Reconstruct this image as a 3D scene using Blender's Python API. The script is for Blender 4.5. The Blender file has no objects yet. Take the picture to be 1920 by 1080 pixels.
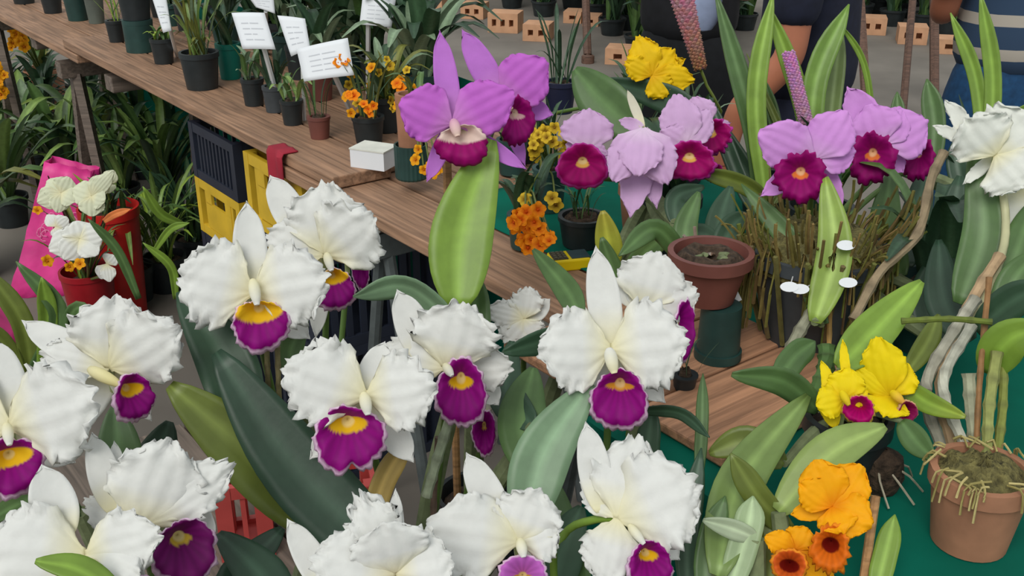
import bpy, math, random
from mathutils import Vector, Matrix, Quaternion
R = math.radians
random.seed(7)
scene = bpy.context.scene
COL = scene.collection
# ------------------------------------------------------------------ camera
FPX = 2000.0                      # focal length in pixels of the 1920x1080 frame
PITCH = R(24); CAMH = 1.6
cp, sp = math.cos(PITCH), math.sin(PITCH)
cam_d = bpy.data.cameras.new('camera'); cam = bpy.data.objects.new('camera', cam_d); COL.objects.link(cam)
cam_d.sensor_width = 36.0; cam_d.lens = 36.0 * FPX / 1920.0; cam_d.clip_start = 0.02
cam.location = (0, 0, CAMH); cam.rotation_euler = (R(90) - PITCH, 0, 0)
scene.camera = cam
# ------------------------------------------------------------------ light
w = bpy.data.worlds.new('overcast'); scene.world = w; w.use_nodes = True
bg = w.node_tree.nodes['Background']; bg.inputs[0].default_value = (0.93, 0.98, 1.0, 1); bg.inputs[1].default_value = 0.72
sd = bpy.data.lights.new('soft_sun_offscreen', 'SUN'); sd.energy = 1.9; sd.angle = R(35); sd.color = (1.0, 0.97, 0.92)
so = bpy.data.objects.new('soft_sun_offscreen', sd); COL.objects.link(so); so.rotation_euler = (R(40), R(-20), 0)
vs = scene.view_settings; vs.view_transform = 'Standard'; vs.look = 'None'; vs.gamma = 1.0; vs.exposure = -0.08; vs.use_curve_mapping = False

# ------------------------------------------------------------------ pixel <-> world helpers
def ray(px, py):
    x = (px - 960) / FPX; y = (540 - py) / FPX
    return Vector((x, cp + y * sp, -sp + y * cp))
EYE = Vector((0, 0, CAMH))
def P(px, py, d): return EYE + ray(px, py) * d
def PZ(px, py, z):
    r = ray(px, py); return EYE + r * ((z - CAMH) / r.z)
def depth(p): return p.y * cp - (p.z - CAMH) * sp
# bench coordinates: u along the front edge, v away from it
A0 = Vector((-2.013, 4.279, 0)); U = Vector((.607, -.795, 0)).normalized(); V = Vector((.795, .607, 0)).normalized()
def B(u, v, z): return A0 + U * u + V * v + Vector((0, 0, z))
def uv(px, py, z):
    q = PZ(px, py, z) - A0; return q.dot(U), q.dot(V)
ZB = 0.9
BENCH_ANG = math.atan2(U.y, U.x)

def srgb(c):
    o = []
    for v in c:
        v = v / 255.0
        o.append(v / 12.92 if v <= 0.04045 else ((v + 0.055) / 1.055) ** 2.4)
    return tuple(o)
def mixc(a, b, t): return tuple(a[i] * (1 - t) + b[i] * t for i in range(3))

# ------------------------------------------------------------------ materials
MATS = {}
def nodes_of(name):
    m = bpy.data.materials.new(name); m.use_nodes = True
    nt = m.node_tree; p = nt.nodes['Principled BSDF']; MATS[name] = m
    return m, nt, p
def plain(name, rgb, rough=0.55, var=0.18, scale=14.0, bump=0.0, metal=0.0, stretch=None, spec=0.4):
    """solid colour with a procedural mottling"""
    if name in MATS: return MATS[name]
    m, nt, p = nodes_of(name); N, L = nt.nodes, nt.links
    c = srgb(rgb)
    tc = N.new('ShaderNodeTexCoord'); mp = N.new('ShaderNodeMapping'); nz = N.new('ShaderNodeTexNoise'); rp = N.new('ShaderNodeValToRGB')
    L.new(tc.outputs['Object'], mp.inputs[0]); L.new(mp.outputs[0], nz.inputs['Vector']); L.new(nz.outputs['Fac'], rp.inputs[0]); L.new(rp.outputs[0], p.inputs['Base Color'])
    nz.inputs['Scale'].default_value = scale; nz.inputs['Detail'].default_value = 5
    if stretch: mp.inputs['Scale'].default_value = stretch
    rp.color_ramp.elements[0].position = .3; rp.color_ramp.elements[1].position = .7
    rp.color_ramp.elements[0].color = (*[v * (1 - var) for v in c], 1); rp.color_ramp.elements[1].color = (*[min(1, v * (1 + var)) for v in c], 1)
    p.inputs['Roughness'].default_value = rough; p.inputs['Metallic'].default_value = metal; p.inputs['Specular IOR Level'].default_value = spec
    if bump:
        b = N.new('ShaderNodeBump'); b.inputs['Strength'].default_value = bump; b.inputs['Distance'].default_value = .01
        L.new(nz.outputs['Fac'], b.inputs['Height']); L.new(b.outputs[0], p.inputs['Normal'])
    return m
def organ(name, rough, trans, var, scale, spec, bump):
    """plant tissue: colour attribute Col x fine noise, slightly translucent"""
    m, nt, p = nodes_of(name); N, L = nt.nodes, nt.links
    at = N.new('ShaderNodeAttribute'); at.attribute_name = 'Col'
    tc = N.new('ShaderNodeTexCoord'); nz = N.new('ShaderNodeTexNoise'); nz.inputs['Scale'].default_value = scale; nz.inputs['Detail'].default_value = 4
    L.new(tc.outputs['Object'], nz.inputs['Vector'])
    mr = N.new('ShaderNodeMapRange'); mr.inputs['To Min'].default_value = 1 - var; mr.inputs['To Max'].default_value = 1 + var * .6
    mr.inputs['From Min'].default_value = .25; mr.inputs['From Max'].default_value = .75
    L.new(nz.outputs['Fac'], mr.inputs['Value'])
    mx = N.new('ShaderNodeVectorMath'); mx.operation = 'SCALE'; L.new(at.outputs['Color'], mx.inputs[0]); L.new(mr.outputs[0], mx.inputs['Scale'])
    L.new(mx.outputs[0], p.inputs['Base Color'])
    p.inputs['Roughness'].default_value = rough; p.inputs['Specular IOR Level'].default_value = spec
    b = N.new('ShaderNodeBump'); b.inputs['Strength'].default_value = bump; b.inputs['Distance'].default_value = .004
    L.new(nz.outputs['Fac'], b.inputs['Height']); L.new(b.outputs[0], p.inputs['Normal'])
    tr = N.new('ShaderNodeBsdfTranslucent'); L.new(mx.outputs[0], tr.inputs['Color'])
    ms = N.new('ShaderNodeMixShader'); ms.inputs[0].default_value = trans
    L.new(p.outputs[0], ms.inputs[1]); L.new(tr.outputs[0], ms.inputs[2])
    L.new(ms.outputs[0], N['Material Output'].inputs[0])
    return m
M_PETAL = organ('petal_tissue', .6, .22, .06, 60, .2, .25)
M_LEAF = organ('leaf_tissue', .42, .12, .22, 30, .45, .15)
M_BARK = organ('cane_tissue', .7, .0, .3, 70, .2, .4)

def wood(name, rgb, dark=.55, rough=.7):
    if name in MATS: return MATS[name]
    m, nt, p = nodes_of(name); N, L = nt.nodes, nt.links
    c = srgb(rgb)
    tc = N.new('ShaderNodeTexCoord'); mp = N.new('ShaderNodeMapping'); mp.inputs['Scale'].default_value = (3, 60, 60)
    L.new(tc.outputs['Object'], mp.inputs[0])
    nz = N.new('ShaderNodeTexNoise'); nz.inputs['Scale'].default_value = 1.6; nz.inputs['Detail'].default_value = 8; nz.inputs['Distortion'].default_value = .6
    L.new(mp.outputs[0], nz.inputs['Vector'])
    oi = N.new('ShaderNodeObjectInfo')
    rp = N.new('ShaderNodeValToRGB'); rp.color_ramp.elements[0].position = .32; rp.color_ramp.elements[1].position = .68
    rp.color_ramp.elements[0].color = (*[v * dark for v in c], 1); rp.color_ramp.elements[1].color = (*[min(1, v * 1.25) for v in c], 1)
    L.new(nz.outputs['Fac'], rp.inputs[0])
    n2 = N.new('ShaderNodeTexNoise'); n2.inputs['Scale'].default_value = 4.0; L.new(tc.outputs['Object'], n2.inputs['Vector'])
    mr = N.new('ShaderNodeMapRange'); mr.inputs['To Min'].default_value = .7; mr.inputs['To Max'].default_value = 1.25; L.new(n2.outputs['Fac'], mr.inputs['Value'])
    ad = N.new('ShaderNodeMath'); ad.operation = 'MULTIPLY_ADD'; ad.inputs[1].default_value = .3; L.new(oi.outputs['Random'], ad.inputs[0]); L.new(mr.outputs[0], ad.inputs[2])
    sc = N.new('ShaderNodeVectorMath'); sc.operation = 'SCALE'; L.new(rp.outputs[0], sc.inputs[0]); L.new(ad.outputs[0], sc.inputs['Scale'])
    L.new(sc.outputs[0], p.inputs['Base Color']); p.inputs['Roughness'].default_value = rough
    b = N.new('ShaderNodeBump'); b.inputs['Strength'].default_value = .35; b.inputs['Distance'].default_value = .004
    L.new(nz.outputs['Fac'], b.inputs['Height']); L.new(b.outputs[0], p.inputs['Normal'])
    return m
M_PLANK = wood('weathered_plank', (142, 110, 86)); M_OLDWOOD = wood('grey_old_wood', (104, 92, 82)); M_POLE = wood('brown_pole', (88, 64, 52))
def cloth_mat(name, rgb):
    m = plain(name, rgb, .85, .22, 6, .3, spec=.15); return m
M_GREEN = cloth_mat('green_cloth', (0, 96, 78))
M_BLACKPLASTIC = plain('black_plastic', (38, 44, 46), .45, .25, 20)
M_DARKGREEN = plain('dark_green_plastic', (36, 66, 62), .5, .25, 20)
M_GREYPOT = plain('grey_pot_plastic', (62, 68, 72), .55, .25, 20)
M_TERRA = plain('terracotta', (164, 116, 88), .85, .2, 18, .2)
M_REDPOT = plain('red_brown_plastic', (112, 66, 58), .5, .2, 14)
M_SOIL = plain('bark_soil', (70, 56, 44), .95, .6, 90, 1.0)
M_MOSS = plain('dry_moss', (104, 98, 58), .95, .5, 120, 1.0)
M_WHITEPL = plain('white_card', (226, 230, 234), .6, .03, 10)
M_STICK = plain('white_stick', (222, 224, 224), .5, .05, 10)
M_STAKE = wood('bamboo_stake', (170, 128, 84))
M_GREYMETAL = plain('grey_steel', (98, 106, 106), .5, .2, 30, metal=.3)

# ------------------------------------------------------------------ mesh builder
class MB:
    def __init__(s): s.v = []; s.f = []; s.c = []
    def add(s, vs, fs, cols=None):
        o = len(s.v); s.v += [Vector(q) for q in vs]; s.f += [tuple(i + o for i in f) for f in fs]
        s.c += list(cols) if cols else [(1, 1, 1)] * len(vs)
        return s
    def grid(s, rows, cols=None, closed=False):
        n, m = len(rows), len(rows[0]); fs = []
        for i in range(n - 1):
            for j in range(m if closed else m - 1):
                k = (j + 1) % m; fs.append((i * m + j, i * m + k, (i + 1) * m + k, (i + 1) * m + j))
        return s.add([q for r in rows for q in r], fs, [q for r in cols for q in r] if cols else None)
    def box(s, c, sx, sy, sz, rz=0.0, top=1.0):
        c = Vector(c); q = Matrix.Rotation(rz, 3, 'Z'); vs = []
        for z, k in ((-1, 1.0), (1, top)):
            for x, y in ((-1, -1), (1, -1), (1, 1), (-1, 1)): vs.append(c + q @ Vector((x * sx / 2 * k, y * sy / 2 * k, z * sz / 2)))
        return s.add(vs, [(3, 2, 1, 0), (4, 5, 6, 7), (0, 1, 5, 4), (1, 2, 6, 5), (2, 3, 7, 6), (3, 0, 4, 7)])
    def tube(s, pts, rad, n=8, col=None, cols=None, cap=True):
        pts = [Vector(q) for q in pts]
        if not isinstance(rad, (list, tuple)): rad = [rad] * len(pts)
        rows = []; cr = []; ref = Vector((.13, .37, .92))
        for i, q in enumerate(pts):
            t = (pts[min(i + 1, len(pts) - 1)] - pts[max(i - 1, 0)]).normalized()
            a = t.cross(ref)
            if a.length < 1e-3: a = t.cross(Vector((1, 0, 0)))
            a.normalize(); b = t.cross(a)
            rows.append([q + (a * math.cos(2 * math.pi * j / n) + b * math.sin(2 * math.pi * j / n)) * rad[i] for j in range(n)])
            cr.append([(cols[i] if cols else (col or (1, 1, 1)))] * n)
        o = len(s.v); s.grid(rows, cr, True)
        if cap:
            s.f.append(tuple(o + j for j in range(n))); s.f.append(tuple(o + (len(rows) - 1) * n + j for j in reversed(range(n))))
        return s
    def lathe(s, c, prof, n=28, col=None, axis=None, squash=(1, 1)):
        c = Vector(c); rows = []
        q = Vector((0, 0, 1)).rotation_difference(axis) if axis else Quaternion()
        for r, z in prof:
            rows.append([c + q @ Vector((r * math.cos(2 * math.pi * j / n) * squash[0], r * math.sin(2 * math.pi * j / n) * squash[1], z)) for j in range(n)])
        return s.grid(rows, [[col or (1, 1, 1)] * n for _ in rows], True)
    def build(s, name, mat, parent=None, origin=None, smooth=True, thick=0.0, bevel=0.0, sub=0):
        if origin is None:
            origin = Vector(parent['_o']) if parent is not None and '_o' in parent else Vector((0, 0, 0))
        me = bpy.data.meshes.new(name); me.from_pydata([tuple(q - origin) for q in s.v], [], s.f)
        a = me.color_attributes.new('Col', 'FLOAT_COLOR', 'POINT')
        flat = []
        for c in s.c: flat += [c[0], c[1], c[2], 1.0]
        a.data.foreach_set('color', flat)
        me.materials.append(mat)
        if smooth: me.polygons.foreach_set('use_smooth', [True] * len(me.polygons))
        me.update()
        if smooth and mat not in (M_PETAL, M_LEAF): me.set_sharp_from_angle(angle=R(38))
        o = bpy.data.objects.new(name, me); COL.objects.link(o)
        if parent is not None: o.parent = parent; o['_o'] = tuple(origin)
        else: o.location = origin
        if parent is None: o['_o'] = tuple(origin)
        if thick: md = o.modifiers.new('thickness', 'SOLIDIFY'); md.thickness = thick; md.offset = 0
        if bevel: md = o.modifiers.new('bevel', 'BEVEL'); md.width = bevel; md.segments = 2; md.limit_method = 'ANGLE'
        if sub: md = o.modifiers.new('sub', 'SUBSURF'); md.levels = sub; md.render_levels = sub
        return o
def tag(o, label=None, cat=None, group=None, kind=None):
    if label: o['label'] = label
    if cat: o['category'] = cat
    if group: o['group'] = group
    if kind: o['kind'] = kind
    return o
def thing(name, label, cat, loc, group=None):
    o = bpy.data.objects.new(name, None); COL.objects.link(o); o.location = loc; o.empty_display_size = .05
    o['_o'] = tuple(loc)
    return tag(o, label, cat, group)
def part_copy(src, parent, mat4):
    """a further piece sharing mesh data: mat4 in world space"""
    o = src.copy() if isinstance(src, bpy.types.Object) else bpy.data.objects.new(src.name, src)
    COL.objects.link(o); o.parent = parent
    o.matrix_local = Matrix.Translation(-Vector(parent['_o'])) @ mat4
    o['_o'] = tuple(parent['_o'])
    return o
def catmull(pts, n):
    pts = [Vector(q) for q in pts]
    if len(pts) == 2: return [pts[0].lerp(pts[1], i / (n - 1)) for i in range(n)]
    ex = [pts[0] * 2 - pts[1]] + pts + [pts[-1] * 2 - pts[-2]]; out = []
    for i in range(n):
        x = i / (n - 1) * (len(pts) - 1); k = min(int(x), len(pts) - 2); t = x - k
        a, b, c, d = ex[k:k + 4]
        out.append(.5 * ((2 * b) + (c - a) * t + (2 * a - 5 * b + 4 * c - d) * t * t + (3 * b - a - 3 * c + d) * t ** 3))
    return out

# ------------------------------------------------------------------ plant organs
G_DARK = srgb((52, 80, 58)); G_MID = srgb((82, 112, 62)); G_BRIGHT = srgb((124, 156, 58)); G_GREY = srgb((120, 150, 116)); G_OLIVE = srgb((104, 118, 48)); G_DEEP = srgb((40, 66, 48)); G_YEL = srgb((172, 176, 60))
def leaf_rows(spine, W, shape, normal_fn, fold=.18, nt=14, ns=6, tipr=1.0, wave=0.0, seed=0):
    pts = catmull(spine, nt + 1); rows = []; info = []
    for i, q in enumerate(pts):
        t = i / nt
        tan = (pts[min(i + 1, nt)] - pts[max(i - 1, 0)]).normalized()
        n = normal_fn(q, t); n = (n - tan * n.dot(tan))
        if n.length < 1e-4: n = tan.orthogonal()
        n.normalize(); wd = tan.cross(n).normalized()
        if shape == 'strap': k = (.62 + .38 * min(1, t / .3)) * (1 - max(0, (t - .62) / .38) ** 2.2)
        elif shape == 'oval': k = max(0.0, math.sin(math.pi * (t ** .85 * .9 + .07))) ** .72 if t < .985 else .16
        else: k = max(.05, math.sin(math.pi * (t ** .9 * .93 + .05)) ** 1.0)
        k = max(k, .06); hw = W / 2 * k; r = []
        for j in range(ns + 1):
            s = j / ns * 2 - 1
            r.append(q + wd * hw * s + n * (hw * (abs(s) ** 1.3) * fold + wave * hw * s * math.sin(7 * t + seed)))
        rows.append(r); info.append(t)
    return rows
def leaf_cols(nt, ns, base, rib=.25, tip=None):
    out = []
    for i in range(nt + 1):
        r = []
        for j in range(ns + 1):
            s = abs(j / ns * 2 - 1); c = base
            if tip: c = mixc(c, tip, max(0, i / nt - .5) * 1.2)
            if s < .05: c = tuple(min(1, v * (1 + rib * 2) + .01) for v in c)
            r.append(c)
        out.append(r)
    return out
def leaf(th, px, W, col, d, shape='oval', roll=0, fold=.18, bulb=True, tip=None, name='leaf', bend=0.0, wave=0.0):
    """px: pixels from base to tip; d: depth at base (and tip)"""
    d0, d1 = d if isinstance(d, tuple) else (d, d)
    n = len(px); pts = []
    for i, q in enumerate(px):
        k = i / (n - 1); pts.append(P(q[0], q[1], d0 + (d1 - d0) * k - bend * 4 * k * (1 - k)))
    Wm = W * (d0 + d1) / 2 / FPX
    ax = (pts[-1] - pts[0]).normalized(); rq = Quaternion(ax, R(roll))
    nf = lambda q, t: rq @ (EYE - q).normalized()
    ns = 6; nt = 14
    m = MB().grid(leaf_rows(pts, Wm, shape, nf, fold, nt, ns, wave=wave, seed=px[0][0]), leaf_cols(nt, ns, col, tip=tip))
    o = m.build(name, M_LEAF, th, thick=.0016)
    if bulb and th is not None and 'bulb' in th:
        bp = Vector(th['bulb']); b0 = bp + Vector((random.uniform(-.03, .03), random.uniform(-.03, .03), 0))
        mid = b0.lerp(pts[0], .55) + Vector((random.uniform(-.012, .012), .02, 0.0))
        cc = mixc(G_MID, srgb((150, 150, 120)), .5)
        q = catmull([b0, mid, pts[0]], 9); L = (pts[0] - b0).length
        r = [min(.012, .05 * L) * (0.55 + .6 * math.sin(math.pi * min(1, (i / 8) * .9 + .05))) for i in range(9)]
        MB().tube(q, r, 8, cc).build('pseudobulb', M_BARK, th)
    return o
def cane(th, px, d, w, col, name='cane', joints=4):
    d0, d1 = d if isinstance(d, tuple) else (d, d); n = len(px)
    pts = catmull([P(q[0], q[1], d0 + (d1 - d0) * i / (n - 1)) for i, q in enumerate(px)], 4 * joints + 1)
    r = [(w * d0 / FPX / 2) * (1.12 if i % 4 == 0 else .92) for i in range(len(pts))]
    cs = [mixc(col, (.05, .045, .03), .35 if i % 4 == 0 else 0) for i in range(len(pts))]
    return MB().tube(pts, r, 8, cols=cs).build(name, M_BARK, th)

WHITE = srgb((232, 233, 229)); CREAM = srgb((238, 232, 190)); YEL = srgb((236, 190, 30)); MAG = srgb((150, 0, 128)); RIM = srgb((244, 214, 238)); PURP = srgb((204, 110, 212)); LILAC = srgb((220, 182, 224)); LPINK = srgb((222, 158, 230))
MAGD = srgb((112, 10, 96)); CRIM = srgb((176, 0, 110)); GOLD = srgb((250, 178, 10)); LEMON = srgb((246, 222, 20)); ORNG = srgb((240, 120, 20)); DKRED = srgb((120, 20, 10))
def petal(fl, name, base, tip, W, shape='broad', ruf=.0, cup=.12, bulge=.12, roll=0, col=WHITE, core=None, frill=0.0, seed=None, edge=None, side=0.0, nt=26, ns=22):
    """base, tip: (px, py, depth). a curved, cupped, ruffled blade with real depth"""
    Bp, Tp = P(*base), P(*tip); ax = Tp - Bp; L = ax.length; a = ax.normalized()
    n = (EYE - (Bp + Tp) / 2).normalized(); n = (n - a * n.dot(a)).normalized()
    n = Quaternion(a, R(roll)) @ n; wd = a.cross(n)
    Wm = W * (base[2] + tip[2]) / 2 / FPX / 2
    rs = random.Random(seed if seed is not None else int(tip[0] * 13 + tip[1] * 7))
    p1, p2, p3, p4 = [rs.uniform(0, 6.28) for _ in range(4)]
    rows, cols = [], []
    core = core or col
    for i in range(nt + 1):
        t = i / nt; r = []; cr = []
        if shape == 'broad': tt = t ** .92; k = max(0, 1 - abs(2 * tt - 1.06) ** 2.6 / 1.16) ** .62; k = max(k * min(1, .3 + t * 2.2), .12 if t < .5 else .22)
        elif shape == 'sepal': k = math.sin(math.pi * (t ** .9 * .86 + .07)) ** .62 * (math.sqrt(max(0.02, 1 - ((t - .82) / .18) ** 2)) if t > .82 else 1)
        else: k = max(.08, math.sin(math.pi * (t ** .8 * .92 + .05)))
        for j in range(ns + 1):
            s = j / ns * 2 - 1; e = max(abs(s) ** 3.4, max(0, (t - .6) / .4) ** 2 * .9); e = e * min(1, t * 2.5)
            sg = 1 if s > 0 else -1
            wv = math.sin(9.5 * t + p1 * sg + 1.7 * s) * .6 + math.sin(17 * t + p2 * sg - 3 * s) * .4
            if t > .8: wv = wv * .5 + .5 * math.sin(8 * s + p3)
            fr = frill * e * (math.sin(31 * t + 11 * s + p4) * .6 + rs.uniform(-.6, .6))
            hw = Wm * k
            # rounded end: outer strips stop short of the tip
            tl = t - (.16 * abs(s) ** 2.2 * max(0, t - .45) / .55 if shape == 'broad' else .06 * abs(s) ** 2 * t)
            q = Bp + a * L * (tl + fr * .06) + wd * (hw * s * (1 + fr * .10) + side * L * 4 * t * (1 - t) * .25)
            q += n * (bulge * L * 4 * t * (1 - t) * .5 + cup * hw * s * s + ruf * Wm * e * wv + fr * Wm * .10)
            q += n * (ruf * Wm * .34 * abs(s) ** 7 * math.sin(38 * t + 5 * s + p2) * min(1, t * 2)) + wd * (frill * Wm * .022 * sg * abs(s) ** 4 * math.sin(47 * t + p3))
            # shallow longitudinal veins
            q += n * (Wm * .018 * math.sin(s * 16) * min(1, t * 3))
            c = mixc(core, col, min(1, t * 2.4))
            if edge and e > .75: c = mixc(c, edge, .7)
            r.append(q); cr.append(c)
        rows.append(r); cols.append(cr)
    return MB().grid(rows, cols).build(name, M_PETAL, fl, thick=.0009)
def lip(fl, cx, cy, d, a, b, col=MAG, throat=YEL, rim=RIM, rimw=.1, notch=0.0, ty=.38, yw=.5, yh=.2, deep=.022, frill=.07, seed=0, yaw=0.0, pitch=0.0, inner=None):
    """flared trumpet lip: throat recessed, skirt ruffled and rolled back"""
    C = P(cx, cy, d); n = (EYE - C).normalized(); right = n.cross(Vector((0, 0, 1))).normalized() * -1; up = n.cross(right).normalized() * -1
    up = right.cross(n) * -1 if up.z < 0 else up
    if up.z < 0: up = -up
    q = Quaternion(up, R(yaw)) @ Quaternion(right, R(pitch)); n, right = q @ n, q @ right; up = q @ up
    am, bm = a * d / FPX, b * d / FPX
    rs = random.Random(seed + int(cx)); p1, p2 = rs.uniform(0, 6.28), rs.uniform(0, 6.28)
    nu, nv = 16, 72; rows, cols = [], []
    inner = inner or mixc(throat, CREAM, .5)
    for i in range(nu + 1):
        u = i / nu; r, cr = [], []
        for j in range(nv):
            v = 2 * math.pi * j / nv
            rad = 1 + frill * u ** 4 * (math.sin(9 * v + p1) * .5 + math.sin(19 * v + p2) * .5 + rs.uniform(-.5, .5)) + .05 * math.sin(3 * v + p2)
            dv = (v - 1.5 * math.pi) / .2; rad *= 1 - notch * math.exp(-dv * dv) * u ** 2
            x, y = rad * math.cos(v), rad * math.sin(v)
            x0, y0 = .1 * math.cos(v), ty + .09 * math.sin(v)
            X, Y = x0 + (x - x0) * u, y0 + (y - y0) * u
            z = -deep * (1 - u) ** 1.6 - deep * .55 * max(0, u - .7) ** 2 / .09 * (.6 + .4 * math.sin(v + math.pi)) + min(am, bm) * .11 * u ** 3 * math.sin(7 * v + p2)
            r.append(C + right * am * X + up * bm * Y + n * z)
            c = mixc(col, tuple(k * .72 for k in col), .5 + .5 * math.sin(v * 14) * .6)
            yy = (Y - (ty - .17)) / yh; xx = X / yw
            e2 = xx * xx + yy * yy
            if e2 < 1: c = mixc(throat, c, max(0, (e2 - .75) / .25) ** 2)
            if u < .12: c = inner
            if u > 1 - rimw and rim: c = mixc(c, rim, .85)
            cr.append(c)
        rows.append(r); cols.append(cr)
    c0 = C + up * bm * ty - n * deep * 1.08
    rows.insert(0, [c0 + (q - c0) * .02 for q in rows[0]]); cols.insert(0, [inner] * nv)
    return MB().grid(rows, cols, True).build('lip', M_PETAL, fl, thick=.0009)
def column(fl, p0, p1, w, c0=CREAM, c1=WHITE, name='column'):
    a, b = P(*p0), P(*p1); w = w * .52 * p0[2] / FPX / 2
    pts = [a.lerp(b, i / 8) + (EYE - a).normalized() * (w * .3 * math.sin(math.pi * i / 8)) for i in range(9)]
    r = [w * max(.12, math.sin(math.pi * (.12 + .8 * (i / 8) ** .8)) ** .6) for i in range(9)]
    return MB().tube(pts, r, 12, cols=[mixc(c0, c1, i / 8) for i in range(9)]).build(name, M_PETAL, fl)
def flower(th, C, stem_from=None, blades=(), lips=(), cols=(), label=None, green=None, core=CREAM, back=.035, name='flower', sw=.0035):
    """a bloom: pedicel mesh (the part) with petals, sepals, lip and column as its pieces; C = (px, py, depth)"""
    c = P(*C); rt = c + (c - EYE).normalized() * back - Vector((0, 0, .045))
    g = green or mixc(G_BRIGHT, CREAM, .35)
    fl = MB().tube(catmull([rt, rt.lerp(c, .5) + Vector((0, 0, .012)), c + (c - EYE).normalized() * .004], 8), [sw, sw, sw, sw * 1.1, sw * 1.2, sw * 1.2, sw, sw * .8], 8, g).build(name, M_LEAF, th)
    if label: fl['label'] = label
    bc = (C[0], C[1])
    for k, bl in enumerate(blades):
        kind, tx, ty, W = bl[:4]; o = bl[4] if len(bl) > 4 else {}
        o = dict(o); dd = o.pop('dd', 0.0); base = o.pop('base', bc); bd = o.pop('bd', 0.0)
        o.setdefault('core', core)
        if kind == 'sepal' and ty > C[1] + 20: bd += .018; dd += .008
        if kind == 'petal': o.setdefault('ruf', .22); o.setdefault('frill', .8); o.setdefault('cup', -.12); petal(fl, 'petal', (*base, C[2] + bd), (tx, ty, C[2] + dd), W, 'broad', **o)
        elif kind == 'sepal': o.setdefault('ruf', .04); o.setdefault('bulge', -.1); petal(fl, 'sepal', (*base, C[2] + .006 + bd), (tx, ty, C[2] + .012 + dd), W, 'sepal', ns=10, nt=18, **o)
    for l in lips: l = dict(l); dd = l.pop('dd', -.02); lip(fl, l.pop('x'), l.pop('y'), C[2] + dd, l.pop('a'), l.pop('b'), **l)
    for cc in cols: column(fl, (cc[0], cc[1], C[2] - .012), (cc[2], cc[3], C[2] - .022), cc[4], *(cc[5:]))
    if stem_from is not None:
        s0 = Vector(stem_from); mid = s0.lerp(rt, .5) + Vector((0, .02, 0))
        MB().tube(catmull([s0, mid, rt], 10), .0042, 8, mixc(G_MID, G_BRIGHT, .3)).build('stem', M_LEAF, th)
    return fl

# ------------------------------------------------------------------ setting
def slab(name, x0, x1, y0, y1, z0, z1, mat):
    return MB().box(((x0 + x1) / 2, (y0 + y1) / 2, (z0 + z1) / 2), x1 - x0, y1 - y0, z1 - z0).build(name, mat, origin=Vector((0, 0, 0)), smooth=False)
M_FLOOR = plain('concrete_floor', (118, 112, 104), .9, .2, 2.0, .15)
tag(slab('floor', -9, 11, -3, 19, -.06, 0, M_FLOOR), 'worn grey concrete ground between the stalls', kind='structure')

wl = slab('wall_back', -9, 11, 18.9, 19, 0, 3.0, plain('pale_wall', (150, 150, 142), .9, .1, 2))
tag(wl, 'plain grey wall far behind the stalls', kind='structure')
# ------------------------------------------------------------------ the long plank bench
def board(parent, u0, u1, v0, v1, ztop, th=.028, mat=None, along='u', name='plank'):
    c = B((u0 + u1) / 2, (v0 + v1) / 2, ztop - th / 2)
    lu, lv = abs(u1 - u0), abs(v1 - v0)
    m = MB().box((0, 0, 0), lu if along == 'u' else lv, lv if along == 'u' else lu, th)
    o = m.build(name, mat or M_PLANK, None, smooth=False, bevel=.003)
    ang = BENCH_ANG + (0 if along == 'u' else math.pi / 2)
    o.parent = parent; o.matrix_local = Matrix.Translation(c - Vector(parent['_o'])) @ Matrix.Rotation(ang, 4, 'Z')
    return o
bench = thing('plank_bench', 'long weathered plank bench carrying rows of black pots', 'bench', B(1.4, .3, 0))
ZL = ZB - .03
v = 0.0
for k, wv_ in enumerate((.15, .14, .16, .15)):
    board(bench, -1.2, .95 + .05 * (k % 2), v, v + wv_ - .006, ZL)
    board(bench, .8 - .04 * (k % 2), 2.66 if k else 2.69, v + .004, v + wv_ - .002, ZB)
    board(bench, 2.44, 3.72, v - .004, v + wv_ - .01, ZL)
    v += wv_
for uu in (-.7, .3, 1.15, 2.72, 3.5):
    board(bench, uu, uu + .07, .02, .6, ZL - .028, .05, M_OLDWOOD, along='v', name='crossbar')
def trestle(u, metal, label):
    t = thing('trestle', label, 'trestle', B(u, .3, 0), 'trestles under the plank bench')
    mt = M_GREYMETAL if metal else M_OLDWOOD
    zt = ZL - .079
    MB().box(B(u, .3, zt - .03), .06, .56, .058, BENCH_ANG).build('top_beam', mt, t, smooth=False, bevel=.003)
    for vv in (.08, .52):
        for du in (-1, 1):
            a = B(u + du * .015, vv, zt - .05); b = B(u + du * .17, vv, 0.0)
            r = .014 if metal else .022
            MB().tube([a, b], r, 8 if metal else 4).build('leg', mt, t, smooth=metal)
        MB().tube([B(u - .1, vv, .33), B(u + .1, vv, .33)], .01, 6).build('brace', mt, t)
trestle(.62, False, 'old wooden trestle with splayed legs under the bench above the leafy plants')
trestle(2.76, True, 'grey metal trestle with splayed legs under the bench end')
trestle(-.5, False, 'old wooden trestle under the bench beside the yellow flower spikes')
trestle(3.45, True, 'grey metal trestle under the bench near the cloth covered table')

# near table with green cloth and crosswise boards
tab = thing('cloth_table', 'plank table with green cloth at the bench end', 'table', B(4.3, .3, 0))
for k in range(6): board(tab, 3.73, 5.4, -.18 + k * .17, -.18 + k * .17 + .165, ZB)
for uu, vv in ((3.8, -.14), (5.3, -.14), (3.8, .78), (5.3, .78)):
    MB().box(B(uu, vv, (ZB - .06) / 2), .06, .06, ZB - .06, BENCH_ANG).build('leg', M_OLDWOOD, tab, smooth=False)
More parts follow.
